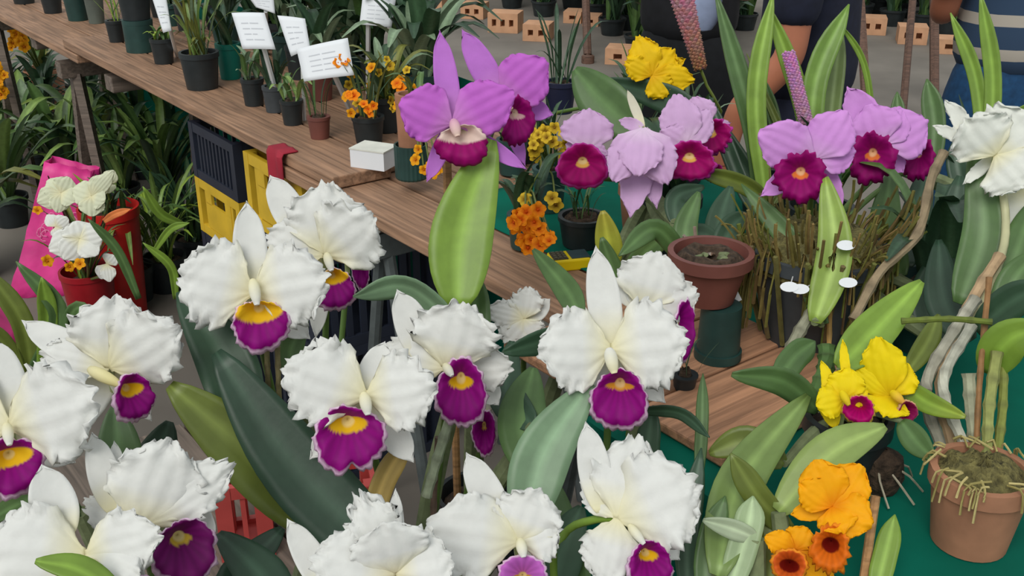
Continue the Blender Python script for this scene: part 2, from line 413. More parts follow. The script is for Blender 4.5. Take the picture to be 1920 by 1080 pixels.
# cloth: draped sheet with folds
rows = []
NV = 60
for i in range(46):
    v_ = -.2 - .004 + (i - 10) * .03 if i >= 10 else -.204
    r = []
    for j in range(NV + 1):
        u_ = 3.75 + j / NV * 1.7
        z_ = ZB + .003 + .001 * math.sin(u_ * 23 + v_ * 9) * math.sin(v_ * 17 + 1) if i >= 11 else ZB - (11 - i) * .055
        o_ = .018 * math.sin(u_ * 31) * (11 - i) / 11 if i < 11 else 0
        r.append(B(u_, v_ + o_ - .01 * (i < 11), z_ if i != 10 else ZB - .002))
    rows.append(r)
tag(MB().grid(rows).build('tablecloth', M_GREEN, origin=B(4.6, .2, ZB), thick=.002), 'dark green cloth draped over the near table under the terracotta pot', 'cloth')
rows = []
for i in range(16):
    r = []
    for j in range(30):
        u_ = 2.9 + j / 29 * .8; v_ = .14 + i / 15 * .56
        r.append(B(u_, v_, ZL + .003 + .001 * math.sin(u_ * 33 + v_ * 21)))
    rows.append(r)
tag(MB().grid(rows).build('bench_cloth', M_GREEN, origin=B(3.4, .4, ZB), thick=.002), 'dark green cloth lying along the bench beneath the red-brown pot', 'cloth')
rows = []
for i in range(8):
    rows.append([B(-.6 + j / 50 * 3.1, .63 + .008 * math.sin(j * .9) * (1 + i * .2), ZB + .05 - i * .12 + (.0 if i else .0)) for j in range(51)])
tag(MB().grid(rows).build('hanging_cloth', M_GREEN, origin=B(1, .6, .5), thick=.003), 'green cloth hung along the back of the plank bench', 'cloth')
cb = thing('cross_boards', 'reddish brown boards laid crosswise between the bench and the green cloth', 'boards', B(3.8, .05, ZB))
for k, (a, b_) in enumerate(((3.545, 3.66), (3.665, 3.79), (3.795, 3.94))):
    board(cb, a, b_, -.19 + .01 * k, .13 + .01 * k, ZB + .02, .014, wood('red_plank', (166, 122, 92)), along='v')

# low table in front for the white orchids
low = thing('low_table', 'low grey wooden table under the white orchids', 'table', B(3.9, -.75, 0))
ZT = .48
for k in range(7): board(low, 2.75, 5.0, -1.3 + k * .15, -1.3 + k * .15 + .145, ZT, .025, M_OLDWOOD)
for uu, vv in ((2.8, -1.25), (4.9, -1.25), (2.8, -.3), (4.9, -.3)):
    MB().box(B(uu, vv, (ZT - .025) / 2), .06, .06, ZT - .025, BENCH_ANG).build('leg', M_OLDWOOD, low, smooth=False)

# ------------------------------------------------------------------ pots
def pot_profile(rt, rb, h, rim=.012, rimh=.02, wall=.004):
    return [(rb * .2, 0), (rb, 0), (rb + (rt - rb) * .9 * (h - rimh) / h, h - rimh), (rt, h - rimh), (rt, h), (rt - wall - rim * .3, h), (rt - wall - rim * .5, h - rimh), (rb * .8, .006)]
def add_pot(th, c, rt, h, mat, taper=.75, rimh=.018, soil=M_SOIL, name='pot', n=28, fill=.82):
    MB().lathe(c, pot_profile(rt, rt * taper, h, rimh=rimh), n).build(name, mat, th)
    rs = rt * (taper + (1 - taper) * fill) - .008
    rows = []
    for i in range(5):
        rr = rs * (1 - i / 4 * .97); rows.append([Vector(c) + Vector((rr * math.cos(6.283 * j / 18), rr * math.sin(6.283 * j / 18), h * fill + .012 * math.sin(i * 1.1) + random.uniform(-.003, .003))) for j in range(18)])
    MB().grid(rows, None, True).build('growing_medium', soil, th)
    return Vector(c) + Vector((0, 0, h * fill + .008))

def orchid(name, label, base, rt=.055, h=.1, mat=None, taper=.78, group=None, soil=None):
    t = thing(name, label, 'orchid', base, group)
    top = add_pot(t, base, rt, h, mat or M_BLACKPLASTIC, taper, soil=soil or M_SOIL)
    t['bulb'] = tuple(top)
    return t, top
def under(px, py, d, z, dy=.12):
    q = P(px, py, d); return Vector((q.x, q.y + dy, z))
WR = dict(core=CREAM)
# ---- A: white orchids at the left edge
t, top = orchid('potted_orchid', 'white orchid whose magenta lip shows a gold frilled mouth beside the pink bag', under(60, 860, 1.03, ZT, .1))
flower(t, (18, 800, 1.0), top, [('sepal', -20, 628, 92), ('petal', 182, 742, 195, dict(dd=-.03, ruf=.3)), ('petal', -150, 770, 190), ('sepal', 142, 868, 74, dict(dd=.02)), ('sepal', -60, 930, 60)],
       [dict(x=22, y=876, a=58, b=56, ty=.5, yw=.75, yh=.34)], [(12, 795, 18, 835, 40)])
flower(t, (205, 690, 1.12), top, [('petal', 335, 612, 150, dict(dd=-.02, ruf=.28)), ('petal', 222, 556, 165, dict(dd=.0, ruf=.28)), ('sepal', 40, 600, 66, dict(dd=.03, roll=20)), ('petal', 75, 660, 80, dict(dd=.03)), ('sepal', 128, 815, 66, dict(dd=.02)), ('sepal', 285, 790, 44, dict(dd=.01))],
       [dict(x=256, y=746, a=42, b=46, ty=.55, yw=.6, yh=.3, yaw=28)], [(168, 692, 226, 722, 46, CREAM, srgb((236, 226, 160)))])
leaf(t, [(205, 960), (222, 860), (215, 762)], 88, G_MID, (1.14, 1.16), tip=G_GREY, fold=.3)
leaf(t, [(300, 960), (290, 880), (318, 790)], 90, G_DEEP, (1.2, 1.22))
leaf(t, [(150, 960), (80, 930), (-40, 985)], 60, G_MID, (1.08, 1.0), roll=35)
# ---- B: bottom left
t, top = orchid('potted_orchid', 'white orchid with dark wine lip and upright sepals beside the red basket', under(210, 1010, .97, ZT, .08))
flower(t, (268, 985, .99), top, [('sepal', 172, 810, 58, dict(base=(215, 960))), ('sepal', 214, 826, 30, dict(base=(225, 930), dd=.02)), ('petal', 322, 826, 178, dict(dd=.0, ruf=.26, base=(262, 990))), ('petal', 436, 868, 105, dict(dd=.02, ruf=.25)), ('sepal', 402, 1012, 42, dict(dd=.0, base=(350, 930))), ('petal', 158, 940, 80, dict(dd=.02))],
       [dict(x=350, y=1036, a=64, b=62, col=MAGD, ty=.6, yw=.34, yh=.2, throat=srgb((200, 170, 60)), yaw=15)], [(268, 985, 305, 1005, 36)])
flower(t, (160, 1040, .94), top, [('sepal', 78, 870, 84, dict(base=(120, 1010))), ('petal', -40, 1040, 190, dict(dd=-.02, ruf=.2)), ('petal', 302, 1000, 130, dict(dd=-.02, ruf=.24)), ('petal', 262, 1085, 120, dict(dd=-.03, ruf=.2))],
       [dict(x=232, y=1128, a=60, b=56)], [(170, 1050, 200, 1085, 36)])
leaf(t, [(230, 1125), (150, 1070), (66, 1052)], 58, G_BRIGHT, (.9, .88), roll=25)
leaf(t, [(520, 1150), (490, 1080), (410, 1000)], 92, G_DEEP, (1.0, 1.08), roll=15)
leaf(t, [(440, 1150), (450, 1080), (530, 990)], 80, G_DEEP, (1.05, 1.12), roll=-15)
# ---- C: upper left pair
t, top = orchid('potted_orchid', 'white orchid with broad yellow band over its magenta lip behind the dark oval leaves', under(500, 640, 1.22, ZT, .1))
flower(t, (475, 548, 1.15), top, [('sepal', 462, 376, 64), ('petal', 333, 515, 172, dict(dd=-.02, frill=1.0)), ('petal', 615, 520, 160, dict(dd=-.015, frill=.9)), ('sepal', 582, 636, 62, dict(dd=.02)), ('sepal', 405, 650, 50, dict(dd=.02))],
       [dict(x=489, y=612, a=54, b=50, ty=.8, yw=.88, yh=.52)], [(474, 525, 482, 572, 42)])
flower(t, (608, 478, 1.3), top, [('sepal', 506, 328, 62, dict(base=(565, 440))), ('petal', 612, 342, 145, dict(dd=.0, ruf=.3)), ('petal', 698, 402, 150, dict(dd=-.02, ruf=.28)), ('petal', 500, 440, 110), ('sepal', 592, 636, 40, dict(dd=.03))],
       [dict(x=629, y=545, a=40, b=40, ty=.85, yw=.7, yh=.4, yaw=10)], [(612, 476, 622, 508, 34)])
flower(t, (648, 455, 1.42), top, [('petal', 690, 395, 90), ('sepal', 700, 470, 40)], [dict(x=676, y=503, a=17, b=42, yw=.3, yh=.1)])
leaf(t, [(455, 800), (425, 680), (338, 546)], 110, G_DARK, (1.14, 1.2), fold=.28)
leaf(t, [(760, 1080), (560, 880), (405, 660)], 138, G_DEEP, (1.12, 1.13), fold=.16)
leaf(t, [(620, 1000), (480, 860), (318, 722)], 128, G_OLIVE, (1.16, 1.12), fold=.22, tip=srgb((112, 126, 52)))
leaf(t, [(560, 720), (545, 660), (575, 600)], 50, G_MID, (1.2, 1.2))
for q in ((500, 700), (520, 700)): cane(t, [(q[0] + 5, 790), (q[0], 650)], (1.2, 1.17), 11, srgb((128, 120, 84)))
# ---- D: centre
t, top = orchid('potted_orchid', 'white orchid with deeply notched magenta lip in the middle of the white blooms', under(740, 760, 1.14, ZT, .1))
flower(t, (686, 742, 1.08), top, [('sepal', 722, 640, 60, dict(dd=.02)), ('petal', 530, 690, 165, dict(dd=-.02, frill=1.0)), ('petal', 818, 722, 150, dict(dd=-.02, frill=.9)), ('sepal', 580, 862, 62, dict(dd=.015)), ('sepal', 776, 868, 64, dict(dd=.01))],
       [dict(x=655, y=826, a=68, b=66, ty=.62, yw=.56, yh=.26, notch=.34)], [(682, 738, 690, 778, 44)])
flower(t, (836, 690, 1.18), top, [('sepal', 744, 542, 68, dict(base=(805, 680))), ('petal', 868, 566, 165, dict(dd=-.01, frill=1.1, ruf=.28)), ('petal', 962, 688, 95, dict(dd=.015, bd=.03, bulge=-.05)), ('petal', 722, 650, 110, dict(dd=.02, frill=1.0)), ('sepal', 935, 760, 50, dict(dd=.02, base=(890, 700), bd=.03))],
       [dict(x=865, y=738, a=49, b=66, ty=.5, yw=.5, yh=.2)], [(834, 684, 848, 705, 34)])
flower(t, (905, 770, 1.28), top, [('sepal', 935, 720, 34)], [dict(x=908, y=812, a=23, b=44, rimw=.1, yw=.25, yh=.08)])
leaf(t, [(690, 1000), (720, 900), (770, 820)], 46, srgb((176, 150, 84)), (1.14, 1.12), roll=15, shape='strap')
leaf(t, [(1010, 900), (980, 790), (1000, 690)], 96, G_MID, (1.22, 1.3))
leaf(t, [(1000, 800), (950, 740), (960, 640)], 70, G_DARK, (1.25, 1.34))
leaf(t, [(1130, 700), (1050, 640), (945, 660)], 64, G_DARK, (1.2, 1.14), roll=-25)
leaf(t, [(880, 640), (770, 540), (662, 556)], 52, G_GREY, (1.3, 1.26), roll=-35, shape='strap')
cane(t, [(800, 930), (820, 860), (845, 780)], (1.2, 1.18), 20, srgb((150, 160, 134)))
cane(t, [(812, 1000), (815, 900), (822, 820)], (1.25, 1.22), 13, srgb((112, 92, 80)))
# ---- E: right of centre
t, top = orchid('potted_orchid', 'white orchid with tall dorsal sepal and narrow gold bar across its lip', under(1150, 700, 1.12, ZT, .0))
flower(t, (1146, 655, 1.12), top, [('sepal', 1117, 460, 64, dict(dd=.0)), ('petal', 1008, 655, 160, dict(dd=-.02)), ('petal', 1290, 635, 172, dict(dd=-.02)), ('sepal', 1248, 756, 58, dict(dd=.01)), ('sepal', 1072, 745, 52, dict(dd=.02))],
       [dict(x=1161, y=752, a=55, b=58, ty=.66, yw=.52, yh=.13, throat=srgb((226, 160, 50)))], [(1142, 655, 1152, 700, 48, WHITE, CREAM)])
flower(t, (1205, 580, 1.24), top, [('petal', 1236, 472, 130, dict(ruf=.18, frill=.5)), ('petal', 1308, 545, 105, dict(frill=.6)), ('sepal', 1125, 512, 34, dict(dd=.0)), ('sepal', 1180, 520, 40)],
       [dict(x=1285, y=626, a=27, b=64, yaw=35, yw=.2, yh=.06, rimw=.1)])
leaf(t, [(985, 985), (1020, 850), (1108, 718)], 108, G_GREY, (1.08, 1.12), fold=.16)
leaf(t, [(1225, 900), (1215, 840), (1225, 760)], 44, G_DARK, (1.2, 1.2), shape='strap')
leaf(t, [(1310, 900), (1316, 800), (1318, 700)], 24, G_MID, (1.15, 1.2), shape='strap')
leaf(t, [(1200, 770), (1275, 775), (1330, 820)], 24, G_DARK, (1.2, 1.1), roll=20, shape='strap')
# ---- F, G: bottom middle
t, top = orchid('potted_orchid', 'white orchid with frilly cut petals and no lip showing below the wide dark leaf', under(720, 1060, .9, ZT, .06))
flower(t, (742, 1075, .89), top, [('petal', 672, 925, 105, dict(ruf=.35, frill=1.6, dd=.0)), ('petal', 582, 1050, 150, dict(dd=-.02, ruf=.15)), ('petal', 850, 1050, 150, dict(dd=.0, ruf=.16)), ('sepal', 538, 972, 58, dict(base=(625, 1120))), ('sepal', 742, 915, 34, dict(dd=.03)), ('petal', 720, 980, 150, dict(dd=-.02, ruf=.1, frill=.4))],
       [dict(x=742, y=1140, a=55, b=50)])
t, top = orchid('potted_orchid', 'white orchid with pale pink lip and leaning dorsal sepal beside the grey-green leaf', under(960, 1020, .99, ZT, .07))
flower(t, (972, 1015, .97), top, [('sepal', 874, 848, 64, dict(base=(945, 990))), ('petal', 796, 992, 158, dict(dd=-.02, ruf=.15, frill=.5)), ('petal', 1010, 918, 130, dict(ruf=.3)), ('petal', 1046, 985, 110, dict(ruf=.25)), ('sepal', 1020, 1090, 46)],
       [dict(x=980, y=1082, a=46, b=42, col=srgb((206, 110, 206)), throat=srgb((214, 170, 60)), ty=.1, yw=.5, yh=.22)], [(975, 1012, 982, 1045, 40)])
leaf(t, [(1030, 1120), (1050, 1040), (1090, 950)], 90, G_DARK, (1.08, 1.14))
leaf(t, [(1090, 1130), (1040, 1000), (1035, 900)], 96, G_MID, (1.1, 1.2))
t, top = orchid('potted_orchid', 'white orchid turned sideways with ruffled petals on a bright green flower stalk', under(1150, 980, 1.03, ZT, .06))
flower(t, (1158, 972, 1.0), None, [('sepal', 1098, 790, 62, dict(base=(1130, 960))), ('petal', 1196, 818, 140, dict(dd=.02, ruf=.3)), ('petal', 1310, 905, 190, dict(dd=-.01, ruf=.3)), ('petal', 1095, 890, 70, dict(dd=.03)), ('petal', 1128, 1095, 110, dict(dd=-.01, ruf=.2, frill=1.0)), ('sepal', 1275, 1050, 56, dict(dd=.02, base=(1200, 980)))],
       [dict(x=1222, y=1062, a=46, b=46, ty=.6, yw=.46, yh=.26, yaw=22)], [(1180, 985, 1208, 1020, 34)])
MB().tube(catmull([top, P(1040, 1090, 1.06), P(1060, 1000, 1.04), P(1112, 975, 1.02), P(1156, 972, 1.005)], 16), .004, 8, G_BRIGHT).build('stem', M_LEAF, t)
# ---- H: small white orchid behind
t, top = orchid('potted_orchid', 'small white orchid with crumpled petals in front of the bench edge', under(985, 620, 1.5, ZT, .05))
flower(t, (982, 598, 1.5), top, [('petal', 912, 580, 52, dict(frill=1.2)), ('petal', 992, 538, 62, dict(frill=1.2)), ('sepal', 1032, 560, 34, dict(side=.3)), ('petal', 945, 642, 70, dict(frill=1.2)), ('petal', 1000, 640, 60, dict(frill=1.0)), ('sepal', 1024, 620, 30)])
leaf(t, [(1088, 596), (1060, 540), (1000, 468)], 48, G_MID, (1.46, 1.56), shape='oval')
# ------------------------------------------------------------------ mauve and yellow orchids
def stake(th, p0, p1, r=.004, name='stake', mat=None):
    return MB().tube([p0, p1], r, 8).build(name, mat or M_STAKE, th)
PK = dict(col=PURP, ruf=.14, frill=.3)
PS = dict(col=srgb((196, 122, 212)), bulge=-.06)
t, top = orchid('potted_orchid', 'deep mauve orchid with long sepals above one broad bright green leaf', under(880, 300, 1.45, ZT, .04), rt=.065, h=.12)
flower(t, (848, 232, 1.4), None, [('sepal', 824, 56, 46, PS), ('petal', 750, 190, 108, dict(PK, dd=-.02)), ('petal', 964, 172, 104, dict(PK, dd=-.02)), ('sepal', 800, 342, 34, PS), ('sepal', 988, 318, 34, PS)],
       [dict(x=867, y=272, a=50, b=38, ty=.9, yw=1.25, yh=.62, throat=srgb((232, 208, 196)), rim=None, frill=.05, col=srgb((164, 0, 110)), pitch=-8)], [(850, 226, 858, 256, 40, srgb((226, 170, 200)), srgb((240, 214, 196)))], core=srgb((214, 150, 214)))
flower(t, (940, 188, 1.48), None, [('sepal', 866, 55, 52, PS), ('petal', 1024, 112, 104, dict(PK, dd=-.01)), ('sepal', 1038, 216, 46, PS), ('sepal', 985, 312, 30, PS)],
       [dict(x=974, y=228, a=33, b=46, yw=.5, yh=.14, throat=srgb((220, 180, 180)), rim=None, col=srgb((160, 0, 116)), yaw=20)], [(938, 186, 960, 206, 34, srgb((214, 140, 200)), srgb((220, 190, 160)))], core=srgb((214, 150, 214)))
MB().tube(catmull([top, P(870, 560, 1.44), P(880, 400, 1.44), P(868, 300, 1.44), P(850, 240, 1.41)], 16), .0045, 8, G_MID).build('stem', M_LEAF, t)
MB().tube(catmull([P(880, 400, 1.44), P(905, 300, 1.48), P(940, 195, 1.49)], 10), .004, 8, G_MID).build('stem', M_LEAF, t)
leaf(t, [(858, 576), (868, 430), (922, 262)], 118, G_BRIGHT, (1.38, 1.42), fold=.24, shape='oval')
leaf(t, [(890, 700), (892, 600), (885, 500)], 56, G_MID, (1.42, 1.46), shape='strap')
stake(t, top + Vector((-.03, 0, 0)), P(838, 300, 1.46), .0065)

PL = dict(col=LILAC, ruf=.1, frill=.4, core=srgb((236, 214, 236))); LL = dict(col=CRIM, throat=srgb((240, 190, 90)), rim=srgb((206, 70, 176)), yw=.26, yh=.2, ty=.3)
b0 = PZ(1290, 640, ZB) + Vector((0, .25, 0))
LP0 = PZ(1215, 440, ZL + .005)
t, top = orchid('potted_orchid', 'pale lilac orchid with round crimson lips and a drooping bloom', LP0, rt=.06, h=.1, mat=M_TERRA)
flower(t, (1100, 285, 1.72), top, [('petal', 1102, 204, 100, PL), ('petal', 1140, 290, 40, PL), ('sepal', 1060, 270, 30, PL)], [dict(LL, x=1092, y=313, a=49, b=43, frill=.04)])
flower(t, (1206, 240, 1.66), top, [('sepal', 1182, 408, 66, dict(PL, dd=-.01)), ('petal', 1148, 340, 74, dict(PL, dd=-.02)), ('petal', 1252, 345, 80, dict(PL, dd=-.01)), ('sepal', 1232, 392, 44, PL), ('petal', 1196, 330, 84, dict(PL, dd=-.03)), ('sepal', 1176, 168, 18, dict(col=srgb((224, 220, 200)))), ('sepal', 1160, 225, 24, PL)])
flower(t, (1284, 275, 1.7), top, [('petal', 1268, 176, 78, PL), ('petal', 1238, 245, 60, PL), ('petal', 1330, 205, 60, PL)], [dict(LL, x=1292, y=303, a=50, b=38)])
flower(t, (1322, 240, 1.76), top, [('petal', 1300, 182, 64, PL), ('sepal', 1370, 230, 24, PL)], [dict(LL, x=1333, y=256, a=39, b=35, frill=.14), dict(LL, x=1338, y=325, a=20, b=18, dd=.05)])
leaf(t, [(1200, 250), (1130, 190), (1078, 130)], 92, G_MID, (1.8, 1.85), roll=-10)
leaf(t, [(1330, 260), (1260, 190), (1130, 150)], 60, G_DARK, (1.95, 2.05), roll=-15)
leaf(t, [(1150, 500), (1140, 450), (1130, 395)], 50, G_YEL, (1.7, 1.68), tip=srgb((150, 130, 40)), shape='oval')
leaf(t, [(1165, 560), (1148, 505), (1128, 445)], 40, G_MID, (1.68, 1.66))
leaf(t, [(1165, 560), (1205, 480), (1270, 425)], 42, G_MID, (1.68, 1.6), shape='strap')
leaf(t, [(1270, 470), (1310, 440), (1350, 455)], 44, G_DARK, (1.62, 1.56), roll=-20)
leaf(t, [(1265, 420), (1270, 370), (1320, 350)], 40, G_DARK, (1.66, 1.7))
# yellow one behind
t, top = orchid('potted_orchid', 'clear yellow orchid standing behind the lilac blooms', B(2.75, .47, ZL + .001), rt=.06, h=.1)
YL = dict(col=srgb((244, 204, 20)), ruf=.25, frill=.6, core=srgb((236, 180, 10)))
flower(t, (1222, 142, 2.0), top, [('petal', 1196, 68, 62, YL), ('petal', 1172, 115, 46, YL), ('petal', 1262, 92, 66, YL), ('petal', 1302, 150, 52, YL), ('petal', 1250, 182, 56, YL), ('sepal', 1285, 110, 34, YL)], [])

# mauve pair on the right
PM = dict(col=LPINK, ruf=.1, frill=.25, core=srgb((232, 190, 236))); LM = dict(col=srgb((160, 0, 112)), throat=srgb((236, 130, 60)), rim=srgb((180, 30, 130)), rimw=.05, yw=.34, yh=.17, ty=.25, frill=.12)
MP0 = PZ(1515, 672, ZB + .0205) + Vector((.02, .08, -.0155))
t, top = orchid('basket_orchid', 'pink-mauve orchid with crimson lips growing from the mossy slatted grey pot', MP0, rt=.098, h=.15, mat=M_GREYPOT, soil=M_MOSS, taper=.62)
flower(t, (1528, 298, 1.42), top, [('petal', 1422, 248, 96, dict(PM, dd=-.02)), ('petal', 1588, 208, 92, dict(PM, dd=-.02)), ('petal', 1604, 282, 74, PM), ('sepal', 1426, 368, 44, PM), ('sepal', 1572, 408, 56, PM)], [dict(LM, x=1500, y=332, a=47, b=48)])
flower(t, (1652, 272, 1.5), top, [('petal', 1628, 196, 96, PM), ('petal', 1738, 226, 104, PM), ('sepal', 1588, 162, 66, dict(PM, dd=.0)), ('sepal', 1694, 324, 44, PM), ('petal', 1690, 205, 70, PM)], [dict(LM, x=1635, y=297, a=42, b=49)])
flower(t, (1700, 270, 1.56), top, [('petal', 1735, 250, 44, PM)], [dict(LM, x=1722, y=298, a=28, b=43, yw=.1, yh=.05)])
leaf(t, [(1528, 605), (1565, 470), (1548, 332)], 66, srgb((140, 166, 72)), (1.36, 1.4), fold=.25)
leaf(t, [(1540, 610), (1500, 480), (1390, 345)], 44, G_MID, (1.38, 1.5), shape='strap')
leaf(t, [(1690, 520), (1660, 440), (1670, 320)], 66, G_MID, (1.5, 1.6))
leaf(t, [(1700, 500), (1715, 420), (1740, 300)], 60, G_DARK, (1.52, 1.62))
leaf(t, [(1755, 560), (1770, 480), (1800, 330)], 76, G_DARK, (1.45, 1.5))
leaf(t, [(1770, 650), (1745, 560), (1790, 440)], 80, G_DEEP, (1.4, 1.46))
cane(t, [(1470, 680), (1500, 620), (1540, 560)], (1.36, 1.38), 24, srgb((150, 150, 128)))
cane(t, [(1600, 600), (1650, 510), (1720, 440), (1745, 340), (1770, 285)], (1.36, 1.4), 19, srgb((158, 140, 112)), joints=6)
cane(t, [(1553, 690), (1556, 560), (1553, 400)], (1.4, 1.43), 10, srgb((176, 140, 80)), name='stake')
m = MB(); m2 = MB(); rs = random.Random(8)
for k in range(240):    # dry stalks and roots standing up out of the basket and hanging over its rim
    a = rs.uniform(0, 6.283); r0 = .09 * math.sqrt(rs.random()); b0_ = MP0 + Vector((r0 * math.cos(a), r0 * math.sin(a), .12)); hgt = rs.uniform(.03, .11) if k < 150 else rs.uniform(.01, .04)
    ln = rs.uniform(.02, .06); e_ = b0_ + Vector((ln * math.cos(a), ln * math.sin(a), hgt if k < 150 else -rs.uniform(.0, .1)))
    if k >= 150: b0_ = MP0 + Vector((.07 * math.cos(a), .07 * math.sin(a), .14)); e_ = MP0 + Vector((.108 * math.cos(a), .108 * math.sin(a), rs.uniform(.03, .13)))
    md_ = b0_.lerp(e_, .5) + Vector((.012 * math.cos(a), .012 * math.sin(a), .02 if k < 150 else .045))
    m.tube(catmull([b0_, md_, e_], 5), rs.uniform(.0012, .0026), 4, mixc(mixc(srgb((150, 122, 76)), srgb((84, 66, 44)), rs.random()), G_OLIVE, rs.random() * .8))
m.build('dry_stalks', M_BARK, t)['kind'] = 'stuff'
rows = []
for i in range(8):
    rr = .094 * math.cos(i / 7 * 1.55); rows.append([MP0 + Vector((rr * math.cos(.2618 * j), rr * math.sin(.2618 * j), .13 + .05 * math.sin(i / 7 * 1.57) + rs.uniform(-.008, .008))) for j in range(24)])
MB().grid(rows, None, True).build('moss', M_MOSS, t)
for k in range(16):
    a = k / 16 * 6.283; c0 = MP0 + Vector((.112 * math.cos(a), .112 * math.sin(a), .165)); c1 = MP0 + Vector((.068 * math.cos(a), .068 * math.sin(a), .02))
    MB().tube([c0, c1], .0035, 5, mixc(G_OLIVE, srgb((110, 96, 66)), rs.random())).build('slat', M_BARK, t)
for q, ang in (((1480, 538), 0), ((1500, 542), .3), ((1590, 530), .2), ((1586, 460), .1)):
    MB().lathe(P(q[0], q[1], 1.36), [(.0002, -.0006), (.0085, -.0006), (.0085, .0006), (.0002, .0006)], 16, squash=(1.4, .8), axis=Vector((0, -.75, .65))).build('tag', M_WHITEPL, t)
    MB().tube([P(q[0], q[1] + 3, 1.365), MP0 + Vector((.04 * (ang - .15) * 6, -.03, .135))], .0009, 5).build('tag_stick', M_STICK, t)

# yellow orchid with magenta lips in front of the cloth
t, top = orchid('potted_orchid', 'lemon yellow orchid with magenta lips above the green cloth', B(4.03, -.07, ZB + .005), rt=.05, h=.08)
LE = dict(col=LEMON, ruf=.2, frill=.4, core=srgb((236, 200, 20)))
flower(t, (1582, 748, 1.12), top, [('sepal', 1540, 676, 22, dict(LE, base=(1545, 740), side=.5)), ('sepal', 1580, 636, 18, dict(LE, base=(1588, 720))), ('petal', 1530, 760, 64, LE), ('petal', 1592, 690, 70, LE), ('sepal', 1568, 804, 34, dict(LE, base=(1540, 750), side=-.3)), ('petal', 1625, 725, 56, LE)],
       [dict(x=1610, y=769, a=30, b=28, col=srgb((196, 0, 116)), throat=srgb((190, 0, 90)), rim=srgb((232, 200, 70)), rimw=.12, frill=.08)], [(1578, 735, 1592, 760, 30, LEMON, srgb((220, 190, 40)))])
flower(t, (1668, 742, 1.16), top, [('petal', 1644, 632, 84, dict(LE, dd=-.01)), ('petal', 1700, 680, 74, LE), ('petal', 1656, 780, 84, dict(LE, dd=-.02)), ('petal', 1605, 690, 44, LE), ('sepal', 1700, 800, 18, LE)],
       [dict(x=1704, y=774, a=21, b=23, col=srgb((150, 20, 90)), throat=srgb((120, 20, 60)), rim=srgb((232, 190, 140)), rimw=.16, yaw=25)], [(1672, 735, 1694, 755, 34, LEMON, srgb((226, 170, 80)))])
leaf(t, [(1572, 690), (1640, 620), (1728, 528)], 78, G_BRIGHT, (1.16, 1.2), fold=.25)
leaf(t, [(1690, 720), (1740, 755), (1810, 782)], 42, G_BRIGHT, (1.18, 1.1), tip=srgb((160, 170, 60)))
leaf(t, [(1535, 770), (1470, 715), (1372, 702)], 60, G_MID, (1.15, 1.12), roll=-25)
leaf(t, [(1470, 870), (1400, 830), (1330, 850)], 66, G_OLIVE, (1.12, 1.14))
leaf(t, [(1455, 720), (1490, 670), (1528, 640)], 50, G_MID, (1.18, 1.22), shape='strap')
leaf(t, [(1690, 790), (1720, 830), (1750, 860)], 50, G_MID, (1.14, 1.1))
cane(t, [(1530, 740), (1548, 690), (1550, 650)], (1.18, 1.2), 34, G_MID)
# orange orchid
t, top = orchid('potted_orchid', 'golden orange orchid with dark red speckled lip beside the green cloth', B(4.26, -.36, ZT), rt=.055, h=.1)
OR = dict(col=GOLD, ruf=.22, frill=.3, core=srgb((236, 140, 10)))
flower(t, (1560, 950, 1.0), top, [('petal', 1528, 862, 92, OR), ('petal', 1616, 872, 88, OR), ('petal', 1500, 905, 70, OR), ('petal', 1636, 985, 86, dict(OR, dd=-.02)), ('sepal', 1482, 965, 38, OR), ('petal', 1580, 1000, 76, dict(OR, dd=-.02))],
       [dict(x=1556, y=1030, a=36, b=46, col=ORNG, throat=DKRED, rim=srgb((248, 150, 30)), rimw=.12, ty=.35, yw=.5, yh=.35, frill=.14, inner=DKRED)])
flower(t, (1492, 1030, 1.01), top, [('petal', 1434, 1006, 48, OR), ('petal', 1512, 988, 62, OR), ('petal', 1540, 1075, 60, OR), ('sepal', 1455, 1085, 40, OR), ('petal', 1560, 1100, 70, OR)],
       [dict(x=1480, y=1062, a=34, b=34, col=srgb((226, 100, 30)), throat=DKRED, rim=srgb((248, 160, 40)), rimw=.14, ty=.2, yw=.6, yh=.4, inner=DKRED)])
leaf(t, [(1640, 1120), (1660, 1040), (1678, 965)], 44, G_BRIGHT, (1.02, 1.05), shape='strap')
leaf(t, [(1360, 1130), (1400, 1000), (1412, 930)], 56, srgb((150, 172, 128)), (1.02, 1.04), shape='strap')
leaf(t, [(1420, 1010), (1370, 990), (1318, 975)], 40, srgb((176, 192, 160)), (1.03, 1.02), roll=-20)
leaf(t, [(1320, 1130), (1330, 1020), (1360, 930)], 48, G_MID, (1.03, 1.06), shape='strap')
leaf(t, [(1290, 1130), (1290, 1000), (1315, 840)], 44, G_DARK, (1.06, 1.12), shape='strap')
leaf(t, [(1440, 1130), (1450, 1010), (1420, 900)], 40, G_OLIVE, (1.03, 1.08), shape='strap')
leaf(t, [(1345, 1080), (1390, 900), (1515, 742)], 88, srgb((116, 140, 76)), (1.02, 1.14), fold=.3)
leaf(t, [(1460, 960), (1560, 850), (1660, 800)], 84, srgb((140, 162, 88)), (1.05, 1.08), roll=-15)
leaf(t, [(1480, 1000), (1420, 930), (1370, 850)], 50, G_OLIVE, (1.06, 1.05), shape='strap')
stake(t, top, P(1642, 930, 1.04), .0045)

